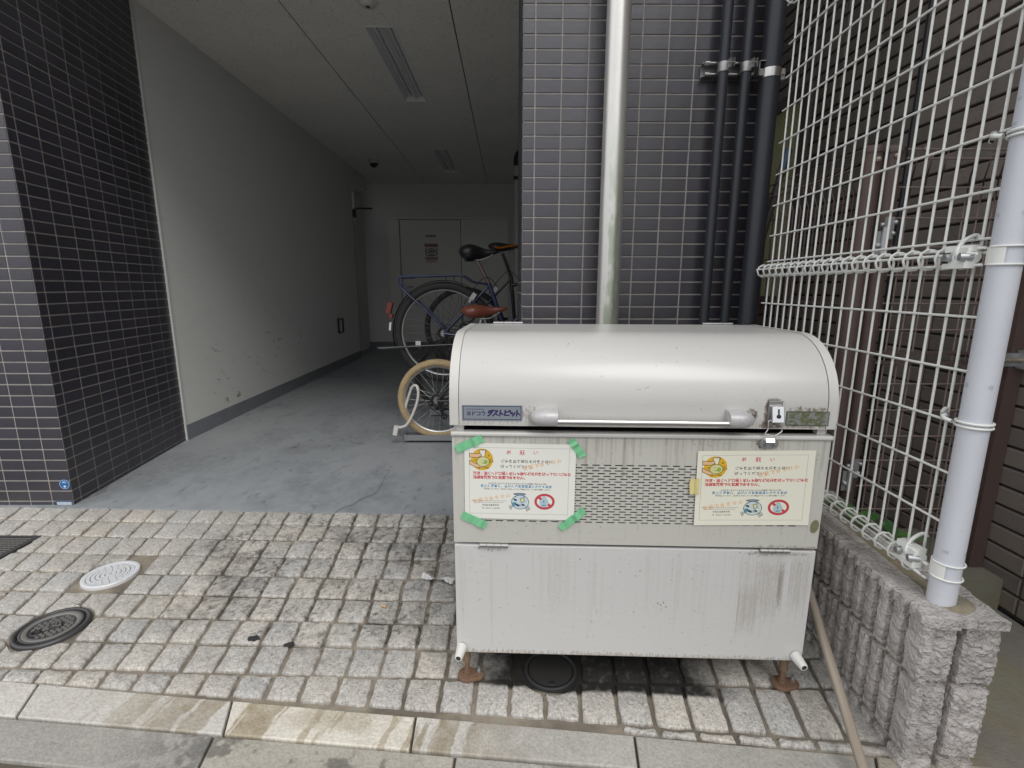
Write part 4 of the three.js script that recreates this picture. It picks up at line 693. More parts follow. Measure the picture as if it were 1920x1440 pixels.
{
  const t = thing('drain_grate', 'square iron grate at the left edge of the paving', 'grate', null, [(GRATE.x0 + GRATE.x1) / 2, 0, (GRATE.z0 + GRATE.z1) / 2]);
  const w = GRATE.x1 - GRATE.x0, d = GRATE.z1 - GRATE.z0, L = [];
  part(t, 'pan', box(w, 0.01, d, 0, -0.025, 0), blackPlastic);
  part(t, 'frame', merge([box(w, 0.03, 0.016, 0, -0.012, -d / 2 + 0.008), box(w, 0.03, 0.016, 0, -0.012, d / 2 - 0.008), box(0.016, 0.03, d - 0.033, w / 2 - 0.008, -0.012, 0), box(0.016, 0.03, d - 0.033, -w / 2 + 0.008, -0.012, 0)]), iron);
  for (let i = 0; i < 14; i++) part(t, 'bar', box(0.005, 0.02, d - 0.034, -w / 2 + 0.025 + i * 0.0165, -0.01, 0), iron);
  for (let i = 0; i < 14; i++) L.push(box(w - 0.034, 0.004, 0.005, 0, 0.001, -d / 2 + 0.025 + i * 0.0165));
  L.forEach((g) => part(t, 'cross_bar', g, ironWorn));
}
{
  const [x, z, r] = COVERS[2], t = thing('cleanout_cap', 'round black plastic drain cap in the dirty setts under the bin', 'cap', null, [x, 0, z]);
  part(t, 'ring', lathe([[r - 0.008, -0.02], [r - 0.008, 0.002], [r, 0.003], [r + 0.002, 0], [r + 0.002, -0.02]], 40), mat(0.03, 0.03, 0.033, 0.6)); part(t, 'lid', lathe([[0, 0.001], [r - 0.012, 0.001], [r - 0.009, -0.002], [r - 0.009, -0.01]], 40), mat(0.022, 0.021, 0.02, 0.7)); part(t, 'notch', lathe([[0, 0.0025], [0.006, 0.0025], [0.007, 0.0]], 16).translate(0, 0, r - 0.02), blackPlastic);
}
{ // litter
  solo('cigarette_end', 'tiny tan cigarette end on the setts left of the bin', 'litter', rod(V(-0.402, 0.005, -1.405), V(-0.386, 0.005, -1.398), 0.004, 10), mat(0.5, 0.33, 0.16, 0.8));
  const g = new THREE.PlaneGeometry(0.115, 0.016, 26, 3), p = g.attributes.position; for (let i = 0; i < p.count; i++) { const x = p.getX(i), y = p.getY(i); p.setXYZ(i, x, 0.008 + 0.006 * Math.sin(x * 60 + y * 90) + 0.004 * rnd(), y * (0.5 + 0.9 * Math.abs(Math.sin(x * 30))) + 0.01 * Math.sin(x * 28)); } g.computeVertexNormals(); g.rotateY(-0.12); g.translate(-0.245, 0, -1.545);
  solo('torn_wrapper', 'torn strip of white plastic lying on the setts beside the bin', 'litter', clean(g), mat(0.7, 0.7, 0.68, 0.4));
  for (const [x, z, s, l] of [[-0.735, -1.262, 0.016, 'black gum spot on a pale sett at the left'], [-0.622, -1.236, 0.014, 'black gum spot in the joint between two setts']]) { const b = new THREE.ExtrudeGeometry(poly(Array.from({ length: 18 }, (_, i) => { const a = i / 18 * 6.2832, q = s * (0.75 + 0.45 * rnd()); return [Math.cos(a) * q, Math.sin(a) * q * 0.8]; })), { depth: 0.0012, bevelEnabled: false }); b.rotateX(-Math.PI / 2); b.translate(x, 0.0005, z); solo('gum_spot', l, 'gum', clean(b), mat(0.03, 0.03, 0.032, 0.8), 'gum spots on the setts'); }
}

// ---------------------------------------------------------------- garbage bin
const BIN = { x: 0.297, z: -1.071, turn: -R(2.3) };
const W2 = 0.427, DEP = 0.43, YB = 0.098, YS = 0.396, YT = 0.674, LB = 0.691, LT = 0.891;
const paint = [0.6, 0.588, 0.555];
const speck = (c, w, h, n, col) => { c.fillStyle = col; for (let i = 0; i < n; i++) { const s = rr(0.6, 2.2); c.globalAlpha = rr(0.15, 0.6); c.beginPath(); c.ellipse(rnd() * w, rnd() * h, s, s * rr(0.5, 1.6), 0, 0, 7); c.fill(); } c.globalAlpha = 1; };
const streak = (c, x, y, w, l, col, a) => { for (let i = 0; i < 26; i++) { c.globalAlpha = a * rr(0.2, 1); c.fillStyle = col; const xx = x + rr(-w, w), ww = rr(1, 5), y0 = y + rr(-8, 40); let yy = y0; while (yy < y0 + l * rr(0.4, 1)) { const s = rr(3, 14); c.globalAlpha = a * rr(0.15, 1); c.fillRect(xx + rr(-1, 1), yy, ww, s); yy += s; } } c.globalAlpha = 1; };
const blot = (c, x, y, rx, ry, n, col, a) => { c.fillStyle = col; for (let i = 0; i < n; i++) { const t = rnd() * 6.28, k = Math.sqrt(rnd()); c.globalAlpha = a * rr(0.2, 1); c.beginPath(); c.ellipse(x + Math.cos(t) * k * rx, y + Math.sin(t) * k * ry, rr(1, 5), rr(1, 5), 0, 0, 7); c.fill(); } c.globalAlpha = 1; };
const flapTex = canvasTex(1024, 360, (c, w, h) => {
  c.fillStyle = '#f6f6f5'; c.fillRect(0, 0, w, h); speck(c, w, h, 260, '#a39c91'); speck(c, w, h, 20, '#4c4843');
  for (let i = 0; i < 60; i++) { c.globalAlpha = rr(0.02, 0.07); c.fillStyle = '#9d9585'; c.fillRect(rnd() * w, rr(0, 60), rr(1, 8), rr(60, 300)); } c.globalAlpha = 1;
  for (let k = 0; k < 4; k++) { streak(c, 880, 16, 62, 300, '#b5aa9c', 0.09); streak(c, 845, 110, 26, 220, '#b0a291', 0.08); streak(c, 985, 10, 28, 260, '#bdb2a2', 0.09); } streak(c, 932, 40, 6, 190, '#7e7268', 0.13); streak(c, 900, 20, 34, 320, '#a39482', 0.12); for (let k = 0; k < 5; k++) streak(c, rr(60, 760), 0, 40, 330, '#c2bcb0', 0.05);
  for (let x = 0; x < w; x += 3) { c.globalAlpha = rr(0.05, 0.42); c.fillStyle = '#8b7458'; c.fillRect(x, h - rr(3, 16), 3, 16); } c.globalAlpha = 1;
  blot(c, 905, 9, 100, 6, 90, '#7b6d62', 0.28); blot(c, 90, 12, 50, 6, 20, '#8a7a68', 0.3);
  c.globalAlpha = 0.7; c.fillStyle = '#3b352f'; for (const [x, y] of [[590, 175], [598, 180], [606, 172], [614, 186]]) c.fillRect(x, y, 3, 4); c.globalAlpha = 1;
});
const panelTex = canvasTex(1024, 336, (c, w, h) => {
  c.fillStyle = '#f1f0ea'; c.fillRect(0, 0, w, h); speck(c, w, h, 240, '#8d8676'); speck(c, w, h, 14, '#2c2823');
  for (let i = 0; i < 150; i++) { c.globalAlpha = rr(0.04, 0.17); c.fillStyle = '#847a6a'; c.fillRect(rnd() * w, rr(0, 12), rr(1, 7), rr(20, 130)); } c.globalAlpha = 1;
  for (let i = 0; i < 40; i++) { c.globalAlpha = rr(0.03, 0.1); c.fillStyle = '#8f8a6e'; c.fillRect(rnd() * w, rr(230, 260), rr(1, 5), rr(30, 80)); } c.globalAlpha = 1;
  blot(c, 700, 20, 60, 12, 60, '#8c8276', 0.14); blot(c, 935, 330, 90, 5, 90, '#6f6155', 0.25); blot(c, 845, 22, 30, 14, 40, '#5b5046', 0.35);
});
const lidTex = canvasTex(1024, 512, (c, w, h) => {                   // v 0 (front edge) at the bottom
  c.fillStyle = '#f7f7f6'; c.fillRect(0, 0, w, h); speck(c, w, h, 110, '#a9a398'); speck(c, w, h, 9, '#5a544e');
  const X = (l) => (l + 0.409) / 0.818 * w, Y = (y) => h - (y - LB) / 0.49 * h;
  blot(c, X(0.279), Y(0.725), 7, 34, 150, '#7d6d60', 0.4); blot(c, X(0.29), Y(0.698), 34, 9, 120, '#75614f', 0.4); blot(c, X(0.297), Y(0.753), 18, 6, 60, '#7d6d60', 0.35);
  blot(c, X(0.245), Y(0.72), 16, 16, 80, '#5d5146', 0.5); blot(c, X(-0.248), Y(0.716), 26, 20, 70, '#8a7f70', 0.4); blot(c, X(0.37), Y(0.735), 60, 5, 60, '#7c6f58', 0.35); blot(c, X(0.37), Y(0.695), 64, 4, 60, '#7c6f58', 0.3);
  for (let x = 0; x < w; x += 4) { c.globalAlpha = rr(0.02, 0.25); c.fillStyle = '#9a8c78'; c.fillRect(x, h - rr(2, 22), 4, 22); } c.globalAlpha = 1;
  c.strokeStyle = '#8b8680'; c.lineWidth = 1.5; c.globalAlpha = 0.5; for (let i = 0; i < 14; i++) { const x = rnd() * w, y = rnd() * h; c.beginPath(); c.moveTo(x, y); c.lineTo(x + rr(-14, 14), y + rr(-4, 8)); c.stroke(); } c.globalAlpha = 1;
});
const paintO = { clearcoat: 0.45, clearcoatRoughness: 0.22, bumpMap: rep(softBump.clone(), 0.35), bumpScale: 0.0004 };
const paintMat = mat(...paint, 0.42, paintO), flapMat = mat(0.635, 0.63, 0.62, 0.45, { map: flapTex, ...paintO }), panelMat = mat(0.61, 0.605, 0.58, 0.45, { map: panelTex, ...paintO }), lidMat = mat(0.6, 0.59, 0.57, 0.36, { map: lidTex, ...paintO });
const uvBox = (g, x0, x1, y0, y1) => { const p = g.attributes.position, uv = g.attributes.uv; for (let i = 0; i < p.count; i++) uv.setXY(i, (p.getX(i) - x0) / (x1 - x0), (p.getY(i) - y0) / (y1 - y0)); return g; };
const bin = thing('garbage_bin', 'large off white steel garbage bin with a rounded lid', 'bin', null, [BIN.x, 0, BIN.z], BIN.turn);
{
  // carcass
  part(bin, 'side_panel', boxR(-W2 + 0.003, -W2 + 0.007, YB + 0.01, LB + 0.02, -DEP, -0.018), paintMat); part(bin, 'side_panel', boxR(W2 - 0.007, W2 - 0.003, YB + 0.01, LB + 0.02, -DEP, -0.018), paintMat);
  part(bin, 'back_panel', boxR(-W2 + 0.003, W2 - 0.003, YB + 0.01, LT - 0.03, -DEP - 0.005, -DEP - 0.001), paintMat); part(bin, 'floor_panel', boxR(-W2 + 0.008, W2 - 0.008, YB + 0.01, YB + 0.016, -DEP + 0.001, -0.02), paintMat);
  part(bin, 'corner_post', boxR(-W2 + 0.0085, -W2 + 0.026, YT + 0.001, LB + 0.012, -0.03, -0.012), paintMat); part(bin, 'corner_post', boxR(W2 - 0.026, W2 - 0.0085, YT + 0.001, LB + 0.012, -0.03, -0.012), paintMat);
  part(bin, 'shade_liner', merge([boxR(-W2 + 0.0075, -W2 + 0.0085, YB + 0.02, LB - 0.002, -DEP + 0.002, -0.022), boxR(W2 - 0.0085, W2 - 0.0075, YB + 0.02, LB - 0.002, -DEP + 0.002, -0.022), boxR(-W2 + 0.009, W2 - 0.009, YB + 0.02, LT - 0.035, -DEP + 0.0005, -DEP + 0.0015)]), mat(0.05, 0.047, 0.042, 0.8));  // dark sheets added inside; their colour stands in for the interior shade
  // slotted upper front panel: strips between staggered slots
  const x0 = -0.392, x1 = 0.398, pit = 0.0262, sl = 0.0172, sh = 0.003, rows = 22, yTop = 0.598, dy = 0.00675, G = [], z0 = -0.0018, z1 = 0;
  const yb = (r) => yTop - r * dy;
  G.push(boxR(-W2, W2, yTop + sh / 2, YT, z0, z1), boxR(-W2, W2, YS + 0.0035, yb(rows - 1) - sh / 2, z0, z1));
  for (let r = 0; r < rows; r++) {
    const a = yb(r) - sh / 2, b = yb(r) + sh / 2; let x = -W2; const off = r % 2 ? pit / 2 : 0;
    for (let s = x0 + off; s + sl < x1; s += pit) { G.push(boxR(x, s, a, b, z0, z1)); x = s + sl; }
    G.push(boxR(x, W2, a, b, z0, z1)); if (r < rows - 1) G.push(boxR(-W2, W2, yb(r + 1) + sh / 2, a, z0, z1));
  }
  part(bin, 'slotted_panel', uvBox(merge(G), -W2, W2, YS, YT), panelMat);
  part(bin, 'panel_rim', merge([bevelBox(2 * W2 + 0.004, 0.009, 0.028, 0.0025, 0, YT - 0.004, -0.0085)]), paintMat);
  // lower drop flap
  const f = bevelBox(2 * W2 - 0.002, YS - 0.0035 - YB, 0.014, 0.0018, 0, (YS - 0.0035 + YB) / 2, -0.0065);
  part(bin, 'drop_flap', uvBox(f, -W2, W2, YB, YS - 0.0035), flapMat);
  for (const x of [-0.331, 0.328]) { const h = new THREE.Group(); h.name = 'flap_hinge'; bin.add(h); for (let i = 0; i < 4; i++) part(h, 'knuckle', rod(V(x - 0.034 + i * 0.0172, YS - 0.0015, 0.0045), V(x - 0.034 + i * 0.0172 + 0.0164, YS - 0.0015, 0.0045), 0.0052, 12), dullSteel); }
  // lid: rolled sheet with end caps
  const prof = []; prof.push([0.001, LB]); prof.push([0.0012, LB + 0.025]); for (let i = 0; i <= 20; i++) { const a = i / 20 * Math.PI / 2; prof.push([0.001 - 0.165 + 0.165 * Math.cos(a), 0.742 + 0.149 * Math.sin(a)]); } prof.push([-0.3, LT - 0.0005], [-DEP - 0.004, LT - 0.0015]);
  const arc = [0]; for (let i = 1; i < prof.length; i++) arc.push(arc[i - 1] + Math.hypot(prof[i][0] - prof[i - 1][0], prof[i][1] - prof[i - 1][1]));
  const sweep = (xa, xb, inset) => {                                 // closed thin shell along x
    const P = [], U = [], I = [], n = prof.length, N = 1, off = (i, d) => { const a = prof[Math.max(0, i - 1)], b = prof[Math.min(n - 1, i + 1)], tx = b[0] - a[0], ty = b[1] - a[1], l = Math.hypot(tx, ty); return [prof[i][0] - ty / l * d * 1, prof[i][1] + tx / l * d]; };
    const face = (d, flip) => { const o = P.length / 3; for (let i = 0; i < n; i++) { const q = off(i, d); for (const x of [xa, xb]) { P.push(x, q[1], q[0]); U.push((x + 0.409) / 0.818, arc[i] / 0.49); } } for (let i = 0; i < n - 1; i++) { const a = o + 2 * i; flip ? I.push(a, a + 2, a + 1, a + 1, a + 2, a + 3) : I.push(a, a + 1, a + 2, a + 1, a + 3, a + 2); } };
    face(inset[0], false); face(inset[1], true);
    const g = new THREE.BufferGeometry(); g.setAttribute('position', new THREE.Float32BufferAttribute(P, 3)); g.setAttribute('uv', new THREE.Float32BufferAttribute(U, 2)); g.setIndex(I); g.computeVertexNormals();
    const lip = boxR(xa, xb, LB - 0.001, LB + 0.0006, -0.012, 0.0012); return merge([g, lip]);
  };
  const lid = new THREE.Group(); lid.name = 'lid'; bin.add(lid);
  part(lid, 'lid_sheet', sweep(-0.409, 0.409, [0, 0.004]), lidMat);
  for (const s of [-1, 1]) {
    const g = sweep(s < 0 ? -W2 - 0.004 : 0.4105, s < 0 ? -0.4105 : W2 + 0.004, [-0.0006, 0.004]);
    const sp = poly([...prof.map(([z, y]) => [-z, y]), [DEP, LB]]); const e = new THREE.ExtrudeGeometry(sp, { depth: 0.002, bevelEnabled: false }); e.rotateY(Math.PI / 2); e.translate(s < 0 ? -W2 - 0.0035 : W2 + 0.0015, 0, 0);
    part(lid, 'end_cap', merge([g, e]), paintMat);
  }
  for (const x of [-0.315, 0.315]) { const G2 = []; for (let i = 0; i < 3; i++) G2.push(rod(V(x - 0.045 + i * 0.03, LT + 0.0015, -DEP + 0.004), V(x - 0.045 + i * 0.03 + 0.029, LT + 0.0015, -DEP + 0.004), 0.004, 10)); part(lid, 'lid_hinge', merge(G2), dullSteel); }
  // handle
  const hd = new THREE.Group(); hd.name = 'handle'; bin.add(hd);
  part(hd, 'grip_bar', rod(V(-0.2, 0.7075, 0.026), V(0.2, 0.7075, 0.026), 0.0072, 20), steel);
  const cast = mat(0.56, 0.55, 0.55, 0.5, { metalness: 0.35, map: rep(tex(128, 128, (u, v) => grey(0.82 + 0.3 * fbm(u * 12, v * 12, 4, 12))), 0.06) });
  for (const s of [-1, 1]) {                                          // half bullet: flat inner end, rounded outer end
    const P = [], I = [], n = 18, m = 14;
    for (let i = 0; i <= n; i++) { const t = i / n, k = t < 0.35 ? 1 : Math.sqrt(Math.max(0, 1 - Math.pow((t - 0.35) / 0.65, 2))); for (let j = 0; j <= m; j++) { const a = -Math.PI / 2 + j / m * Math.PI; P.push(s * (0.187 + 0.062 * t), 0.7145 + 0.0195 * Math.sign(Math.sin(a)) * Math.pow(Math.abs(Math.sin(a)), 0.75) * k - 0.003 * (1 - k), 0.0013 + 0.036 * Math.pow(Math.max(0, Math.cos(a)), 0.7) * Math.pow(k, 0.8)); } }
    for (let i = 0; i < n; i++) for (let j = 0; j < m; j++) { const a = i * (m + 1) + j, b = a + m + 1; s > 0 ? I.push(a, b, a + 1, b, b + 1, a + 1) : I.push(a, a + 1, b, b, a + 1, b + 1); }
    const c = P.length / 3; for (let j = 0; j <= m; j++) P.push(P[3 * j], P[3 * j + 1], P[3 * j + 2]); P.push(s * 0.187, 0.7145, 0.0013); for (let j = 0; j < m; j++) s > 0 ? I.push(c + j, c + j + 1, c + m + 1) : I.push(c + j + 1, c + j, c + m + 1);
    const g = new THREE.BufferGeometry(); g.setAttribute('position', new THREE.Float32BufferAttribute(P, 3)); g.setIndex(I); g.computeVertexNormals(); part(hd, 'grip_bracket', metreUV((() => { const q = clean(g); return q; })()), cast);
  }
  // latch
  const la = new THREE.Group(); la.name = 'latch'; bin.add(la);
  part(la, 'latch_base', bevelBox(0.03, 0.05, 0.004, 0.001, 0.294, 0.73, 0.0035), dullSteel);
  part(la, 'latch_lever', bevelBox(0.026, 0.036, 0.012, 0.0015).rotateX(-0.22).translate(0.2955, 0.7255, 0.0125), chrome);
  part(la, 'lock_cylinder', merge([rod(V(0, -0.004, 0.005), V(0, -0.004, 0.0075), 0.0046, 14), box(0.0026, 0.012, 0.0012, 0, 0.0065, 0.0068)]).rotateX(-0.22).translate(0.296, 0.7255, 0.0125), mat(0.03, 0.03, 0.04, 0.35, { metalness: 0.5 }));
  part(la, 'wire_loop', tube([V(0.283, 0.712, 0.009), V(0.279, 0.71, 0.011), V(0.2785, 0.692, 0.013), V(0.272, 0.681, 0.014), V(0.285, 0.679, 0.015), V(0.296, 0.679, 0.015), V(0.309, 0.688, 0.013), V(0.31, 0.71, 0.011)], 0.0015, 40, 7, false, 0.1), steel);
  const kp = new THREE.Group(); kp.name = 'keeper'; bin.add(kp);
  part(kp, 'keeper_plate', (() => { const s = new THREE.Shape(); s.absarc(-0.011, 0, 0.0095, Math.PI / 2, Math.PI * 1.5); s.absarc(0.011, 0, 0.0095, -Math.PI / 2, Math.PI / 2); s.closePath(); const g = new THREE.ExtrudeGeometry(s, { depth: 0.003, bevelEnabled: true, bevelThickness: 0.001, bevelSize: 0.001, bevelSegments: 2 }); g.translate(0.2885, 0.656, 0.001); return clean(g); })(), dullSteel);
  part(kp, 'keeper_lip', box(0.019, 0.009, 0.006, 0.2885, 0.664, 0.0065, -0.5, 0, 0), chrome);
  for (const x of [-0.009, 0.009]) part(kp, 'screw', rod(V(0.2885 + x, 0.6525, 0.0045), V(0.2885 + x, 0.6525, 0.0062), 0.0036, 12), mat(0.2, 0.2, 0.2, 0.5, { metalness: 0.6 }));
  // plates
  const np = canvasTex(512, 132, (c, w, h) => {
    c.fillStyle = '#9ba3a9'; c.fillRect(0, 0, w, h); speck(c, w, h, 400, '#76868f'); speck(c, w, h, 200, '#a9b7c4'); c.strokeStyle = '#24385e'; c.lineWidth = 5; c.strokeRect(12, 10, w - 24, h - 20);
    jp(c, 'ヨドコウ', 36, 52, 42, 42, '#3a2a66', 0.15); jp(c, 'ダストピット', 208, 36, 62, 47, '#3a2a66', 0.19, 0.12); c.fillStyle = '#4a4478'; for (let i = 0; i < 13; i++) { c.fillRect(36 + i * 12, 34, 9, 3); c.fillRect(40 + i * 12, 30, 3, 12); }
  });
  part(bin, 'name_plate', uvBox(bevelBox(0.137, 0.0355, 0.002, 0.0005, -0.334, 0.7205, 0.0022), -0.334 - 0.0685, -0.334 + 0.0685, 0.7205 - 0.01775, 0.7205 + 0.01775), mat(0.8, 0.8, 0.82, 0.4, { map: np, metalness: 0.25 }), 'blue grey maker plate at the left of the lid');
  const mp = tex(256, 96, (u, v) => { const n = fbm(u * 16, v * 7, 5), f = fbm(u * 60, v * 24, 3), m = sstep(0.4, 0.55, n * 0.6 + f * 0.4) * sstep(0.98, 0.85, u) * sstep(0.02, 0.12, u); const g = [0.17 + 0.12 * f, 0.19 + 0.12 * f, 0.19 + 0.1 * f], o = [0.075 + 0.08 * f, 0.08 + 0.08 * f, 0.03 + 0.045 * f]; const e = u < 0.03 || u > 0.97 || v < 0.07 || v > 0.93 ? 0.55 : 1; return g.map((q, i) => lerp(q, o[i], m) * e); });
  part(bin, 'worn_plate', uvBox(bevelBox(0.094, 0.033, 0.002, 0.0005, 0.3675, 0.715, 0.0022), 0.3205, 0.4145, 0.6985, 0.7315), mat(1, 1, 1, 0.7, { map: mp }), 'mossy corroded plate at the right of the lid');
  // rubber bumpers and feet
  for (const [x, r] of [[-0.413, -0.12], [0.408, 0.1]]) { const o = part(bin, 'bumper', lathe([[0.006, 0.036], [0.0088, 0.036], [0.01, 0.033], [0.0126, 0.008], [0.013, 0]], 20), whitePlastic); o.position.set(x, 0.114, 0.001); o.rotation.set(Math.PI / 2 + 0.12, 0, -r, 'XYZ'); const e = part(o, 'bore', lathe([[0, 0.03], [0.006, 0.03], [0.0061, 0.0359]], 16), blackPlastic); }
  for (const [x, z, s] of [[-0.405, -0.03, 1], [0.402, -0.03, 1], [-0.405, -DEP + 0.04, 0], [0.402, -DEP + 0.04, 0]]) {
    const l = new THREE.Group(); l.name = 'leg'; bin.add(l);
    part(l, 'leg_sleeve', rod(V(x, 0.048, z), V(x, YB + 0.012, z), 0.0105, 6), mat(0.24, 0.2, 0.14, 0.7, { metalness: 0.3, map: rust.map })); part(l, 'leg_bolt', rod(V(x, 0.008, z), V(x, 0.05, z), 0.0065, 12), rust);
    part(l, 'foot_plate', (() => { const sh = new THREE.Shape(); sh.absarc(0, 0, 0.022, Math.PI * 0.35, Math.PI * 1.65); sh.absarc(0.028, 0, 0.013, -Math.PI * 0.4, Math.PI * 0.4); sh.closePath(); const g = new THREE.ExtrudeGeometry(sh, { depth: 0.006, bevelEnabled: true, bevelThickness: 0.002, bevelSize: 0.002, bevelSegments: 2 }); g.rotateX(-Math.PI / 2); g.translate(x, 0.003, z); return metreUV(g); })(), rust); part(l, 'anchor_bolt', merge([rod(V(x + 0.03, 0.01, z - 0.005), V(x + 0.03, 0.026, z - 0.005), 0.0035, 10), rod(V(x + 0.03, 0.011, z - 0.005), V(x + 0.03, 0.018, z - 0.005), 0.0065, 6)]), galv); part(l, 'lock_nut', rod(V(x, 0.011, z), V(x, 0.02, z), 0.011, 6), rust);
  }
}
// things stuck on the bin are placed in the bin's frame, then added to the scene
bin.updateMatrixWorld(true);
const onBin = (o) => { o.applyMatrix4(bin.matrixWorld); return o; };
const noticeTex = canvasTex(1500, 1056, (c, w, h) => {
  c.fillStyle = '#f6f5ee'; c.fillRect(0, 0, w, h); c.strokeStyle = '#8b8b88'; c.lineWidth = 3; c.strokeRect(66, 62, 1345, 920);
  // wrung bag
  c.fillStyle = '#e9b92f'; c.beginPath(); c.arc(238, 226, 150, 0, 7); c.fill();
  c.strokeStyle = '#3a2a12'; c.lineWidth = 6; c.lineJoin = 'round';
  c.fillStyle = '#f0c6a0'; for (const pts of [[[70, 140], [170, 150], [240, 130], [285, 90], [300, 110], [260, 160], [180, 200], [70, 196]], [[70, 236], [150, 280], [230, 300], [300, 300], [250, 340], [140, 330], [70, 292]]]) { c.beginPath(); pts.forEach((p, i) => i ? c.lineTo(...p) : c.moveTo(...p)); c.closePath(); c.fill(); c.stroke(); }
  c.fillStyle = '#f4f1e6'; c.beginPath(); c.moveTo(200, 110); c.lineTo(225, 88); c.lineTo(248, 104); c.lineTo(270, 86); c.lineTo(288, 112); c.lineTo(272, 190); c.lineTo(238, 190); c.closePath(); c.fill(); c.stroke();
  c.fillStyle = '#dfe0a8'; c.beginPath(); c.ellipse(252, 256, 84, 66, 0, 0, 7); c.fill(); c.stroke(); c.fillStyle = '#9cb85a'; c.beginPath(); c.ellipse(288, 262, 26, 30, 0.4, 0, 7); c.fill();
  c.lineWidth = 5; c.beginPath(); c.arc(250, 256, 22, 0.5, 2.6); c.stroke(); c.beginPath(); c.moveTo(226, 232); c.lineTo(226, 244); c.moveTo(262, 232); c.lineTo(262, 244); c.stroke();
  for (const [x, y] of [[150, 236], [330, 170], [352, 228], [350, 262], [380, 250], [290, 342], [318, 342], [200, 348]]) { c.beginPath(); c.ellipse(x, y, 8, 11, 0.5, 0, 7); c.stroke(); }
  jp(c, 'お', 566, 90, 66, 0, '#d0525c', 0.11); jp(c, '願', 745, 88, 74, 0, '#d0525c', 0.09); jp(c, 'い', 930, 92, 64, 0, '#d0525c', 0.12);
  c.save(); c.translate(800, 386); c.rotate(-0.245); jp(c, '収集できません', 0, -74, 66, 78, '#f1cbaa', 0.16); c.restore();
  jp(c, 'ごみを出す時は水分を十分に', 492, 218, 50, 54, '#2b2b30', 0.10); jp(c, '切ってください。', 486, 290, 52, 56, '#2b2b30', 0.10);
  jp(c, '汚泥・油(ヘドロ等)吐しゃ物など水分を切ってないごみは', 112, 388, 52, 49.2, '#d03a46', 0.15); jp(c, '清掃事務所では収集できません。', 112, 446, 52, 49.2, '#d03a46', 0.15);
  jp(c, '水分を多く含んだごみをそのまま出しますと清掃車に積み込んだ際、', 325, 542, 25, 26.2, '#3a3d44', 0.10);
  jp(c, '路上に飛散し、通行人や収集職員にかかる事故', 212, 570, 42, 46.4, '#3f86bd', 0.13, 0.25);
  jp(c, 'が多発しています。水分を十分切ったうえで排出するようご協力お願いします。', 258, 620, 25, 25.8, '#3a3d44', 0.10);
  c.save(); c.translate(110, 858); c.rotate(-0.19); jp(c, '収集できません', 0, -76, 66, 78, '#f1cfb2', 0.16); c.restore();
  c.fillStyle = '#777'; for (let i = 0; i < 37; i++) { c.fillRect(92 + i * 13, 800, 9, 3); c.fillRect(95 + i * 13, 795, 3, 13); if (i > 2 && i < 34) { c.fillRect(92 + i * 13, 824, 9, 3); c.fillRect(96 + i * 13, 819, 3, 13); } }
  jp(c, '渋谷区清掃事務所', 236, 850, 26, 29, '#2f3238', 0.11); jp(c, '℡ 5467−4300', 236, 894, 26, 22, '#2f3238', 0.11);
  // bag of kitchen waste
  c.lineWidth = 7; c.strokeStyle = '#24405c'; c.fillStyle = '#d5e4ec'; c.beginPath(); c.ellipse(758, 812, 118, 98, 0, 0, 7); c.fill(); c.stroke(); c.fillStyle = '#8fa7b8'; c.beginPath(); c.ellipse(750, 700, 82, 13, 0, 0, 7); c.fill(); c.stroke(); c.beginPath(); c.moveTo(716, 710); c.lineTo(690, 745); c.moveTo(790, 710); c.lineTo(820, 745); c.stroke();
  c.fillStyle = '#27415a'; for (const [x, y, a, b] of [[690, 780, 26, 14], [722, 856, 30, 15], [800, 850, 24, 12], [690, 830, 18, 12]]) { c.beginPath(); c.ellipse(x, y, a, b, 0.5, 0, 7); c.fill(); } c.fillStyle = '#5f97b5'; c.beginPath(); c.ellipse(670, 846, 26, 30, 0, 0, 7); c.fill(); c.fillStyle = '#ece3b0'; c.beginPath(); c.moveTo(760, 760); c.lineTo(808, 748); c.lineTo(818, 802); c.lineTo(774, 820); c.closePath(); c.fill(); c.stroke();
  c.lineWidth = 5; for (let i = 0; i < 5; i++) { c.beginPath(); c.moveTo(730 + i * 18, 840); c.lineTo(738 + i * 18, 872); c.stroke(); } c.lineWidth = 5; for (const [x, y] of [[618, 878], [630, 908], [646, 880], [842, 900], [870, 884], [884, 908], [856, 926]]) { c.beginPath(); c.ellipse(x, y, 11, 14, 0.5, 0, 7); c.stroke(); }
  // no liquid
  c.fillStyle = '#bcd3df'; c.beginPath(); c.moveTo(1085, 700); c.bezierCurveTo(1110, 745, 1152, 780, 1146, 826); c.arc(1085, 826, 61, 0, Math.PI); c.bezierCurveTo(1018, 780, 1060, 745, 1085, 700); c.fill(); c.fillStyle = '#2f79a8'; c.beginPath(); c.ellipse(1082, 800, 7, 20, 0, 0, 7); c.fill(); c.fillRect(1060, 846, 46, 12);
  c.strokeStyle = '#cf4a55'; c.lineWidth = 34; c.beginPath(); c.ellipse(1092, 800, 122, 96, 0, 0, 7); c.stroke(); c.beginPath(); c.moveTo(1006, 738); c.lineTo(1050, 770); c.moveTo(1140, 836); c.lineTo(1178, 862); c.stroke();
});
function sheet(w, h, curl) { const g = new THREE.PlaneGeometry(w, h, 24, 16), p = g.attributes.position; for (let i = 0; i < p.count; i++) { const x = p.getX(i) / w, y = p.getY(i) / h; p.setZ(i, 0.0014 + curl * (0.5 * Math.sin(x * 7 + 1) * 0.4 + 0.5 + Math.pow(Math.abs(y) * 2, 3) * 0.5 + Math.pow(Math.abs(x) * 2, 4) * 0.8)); } g.computeVertexNormals(); return clean(g); }
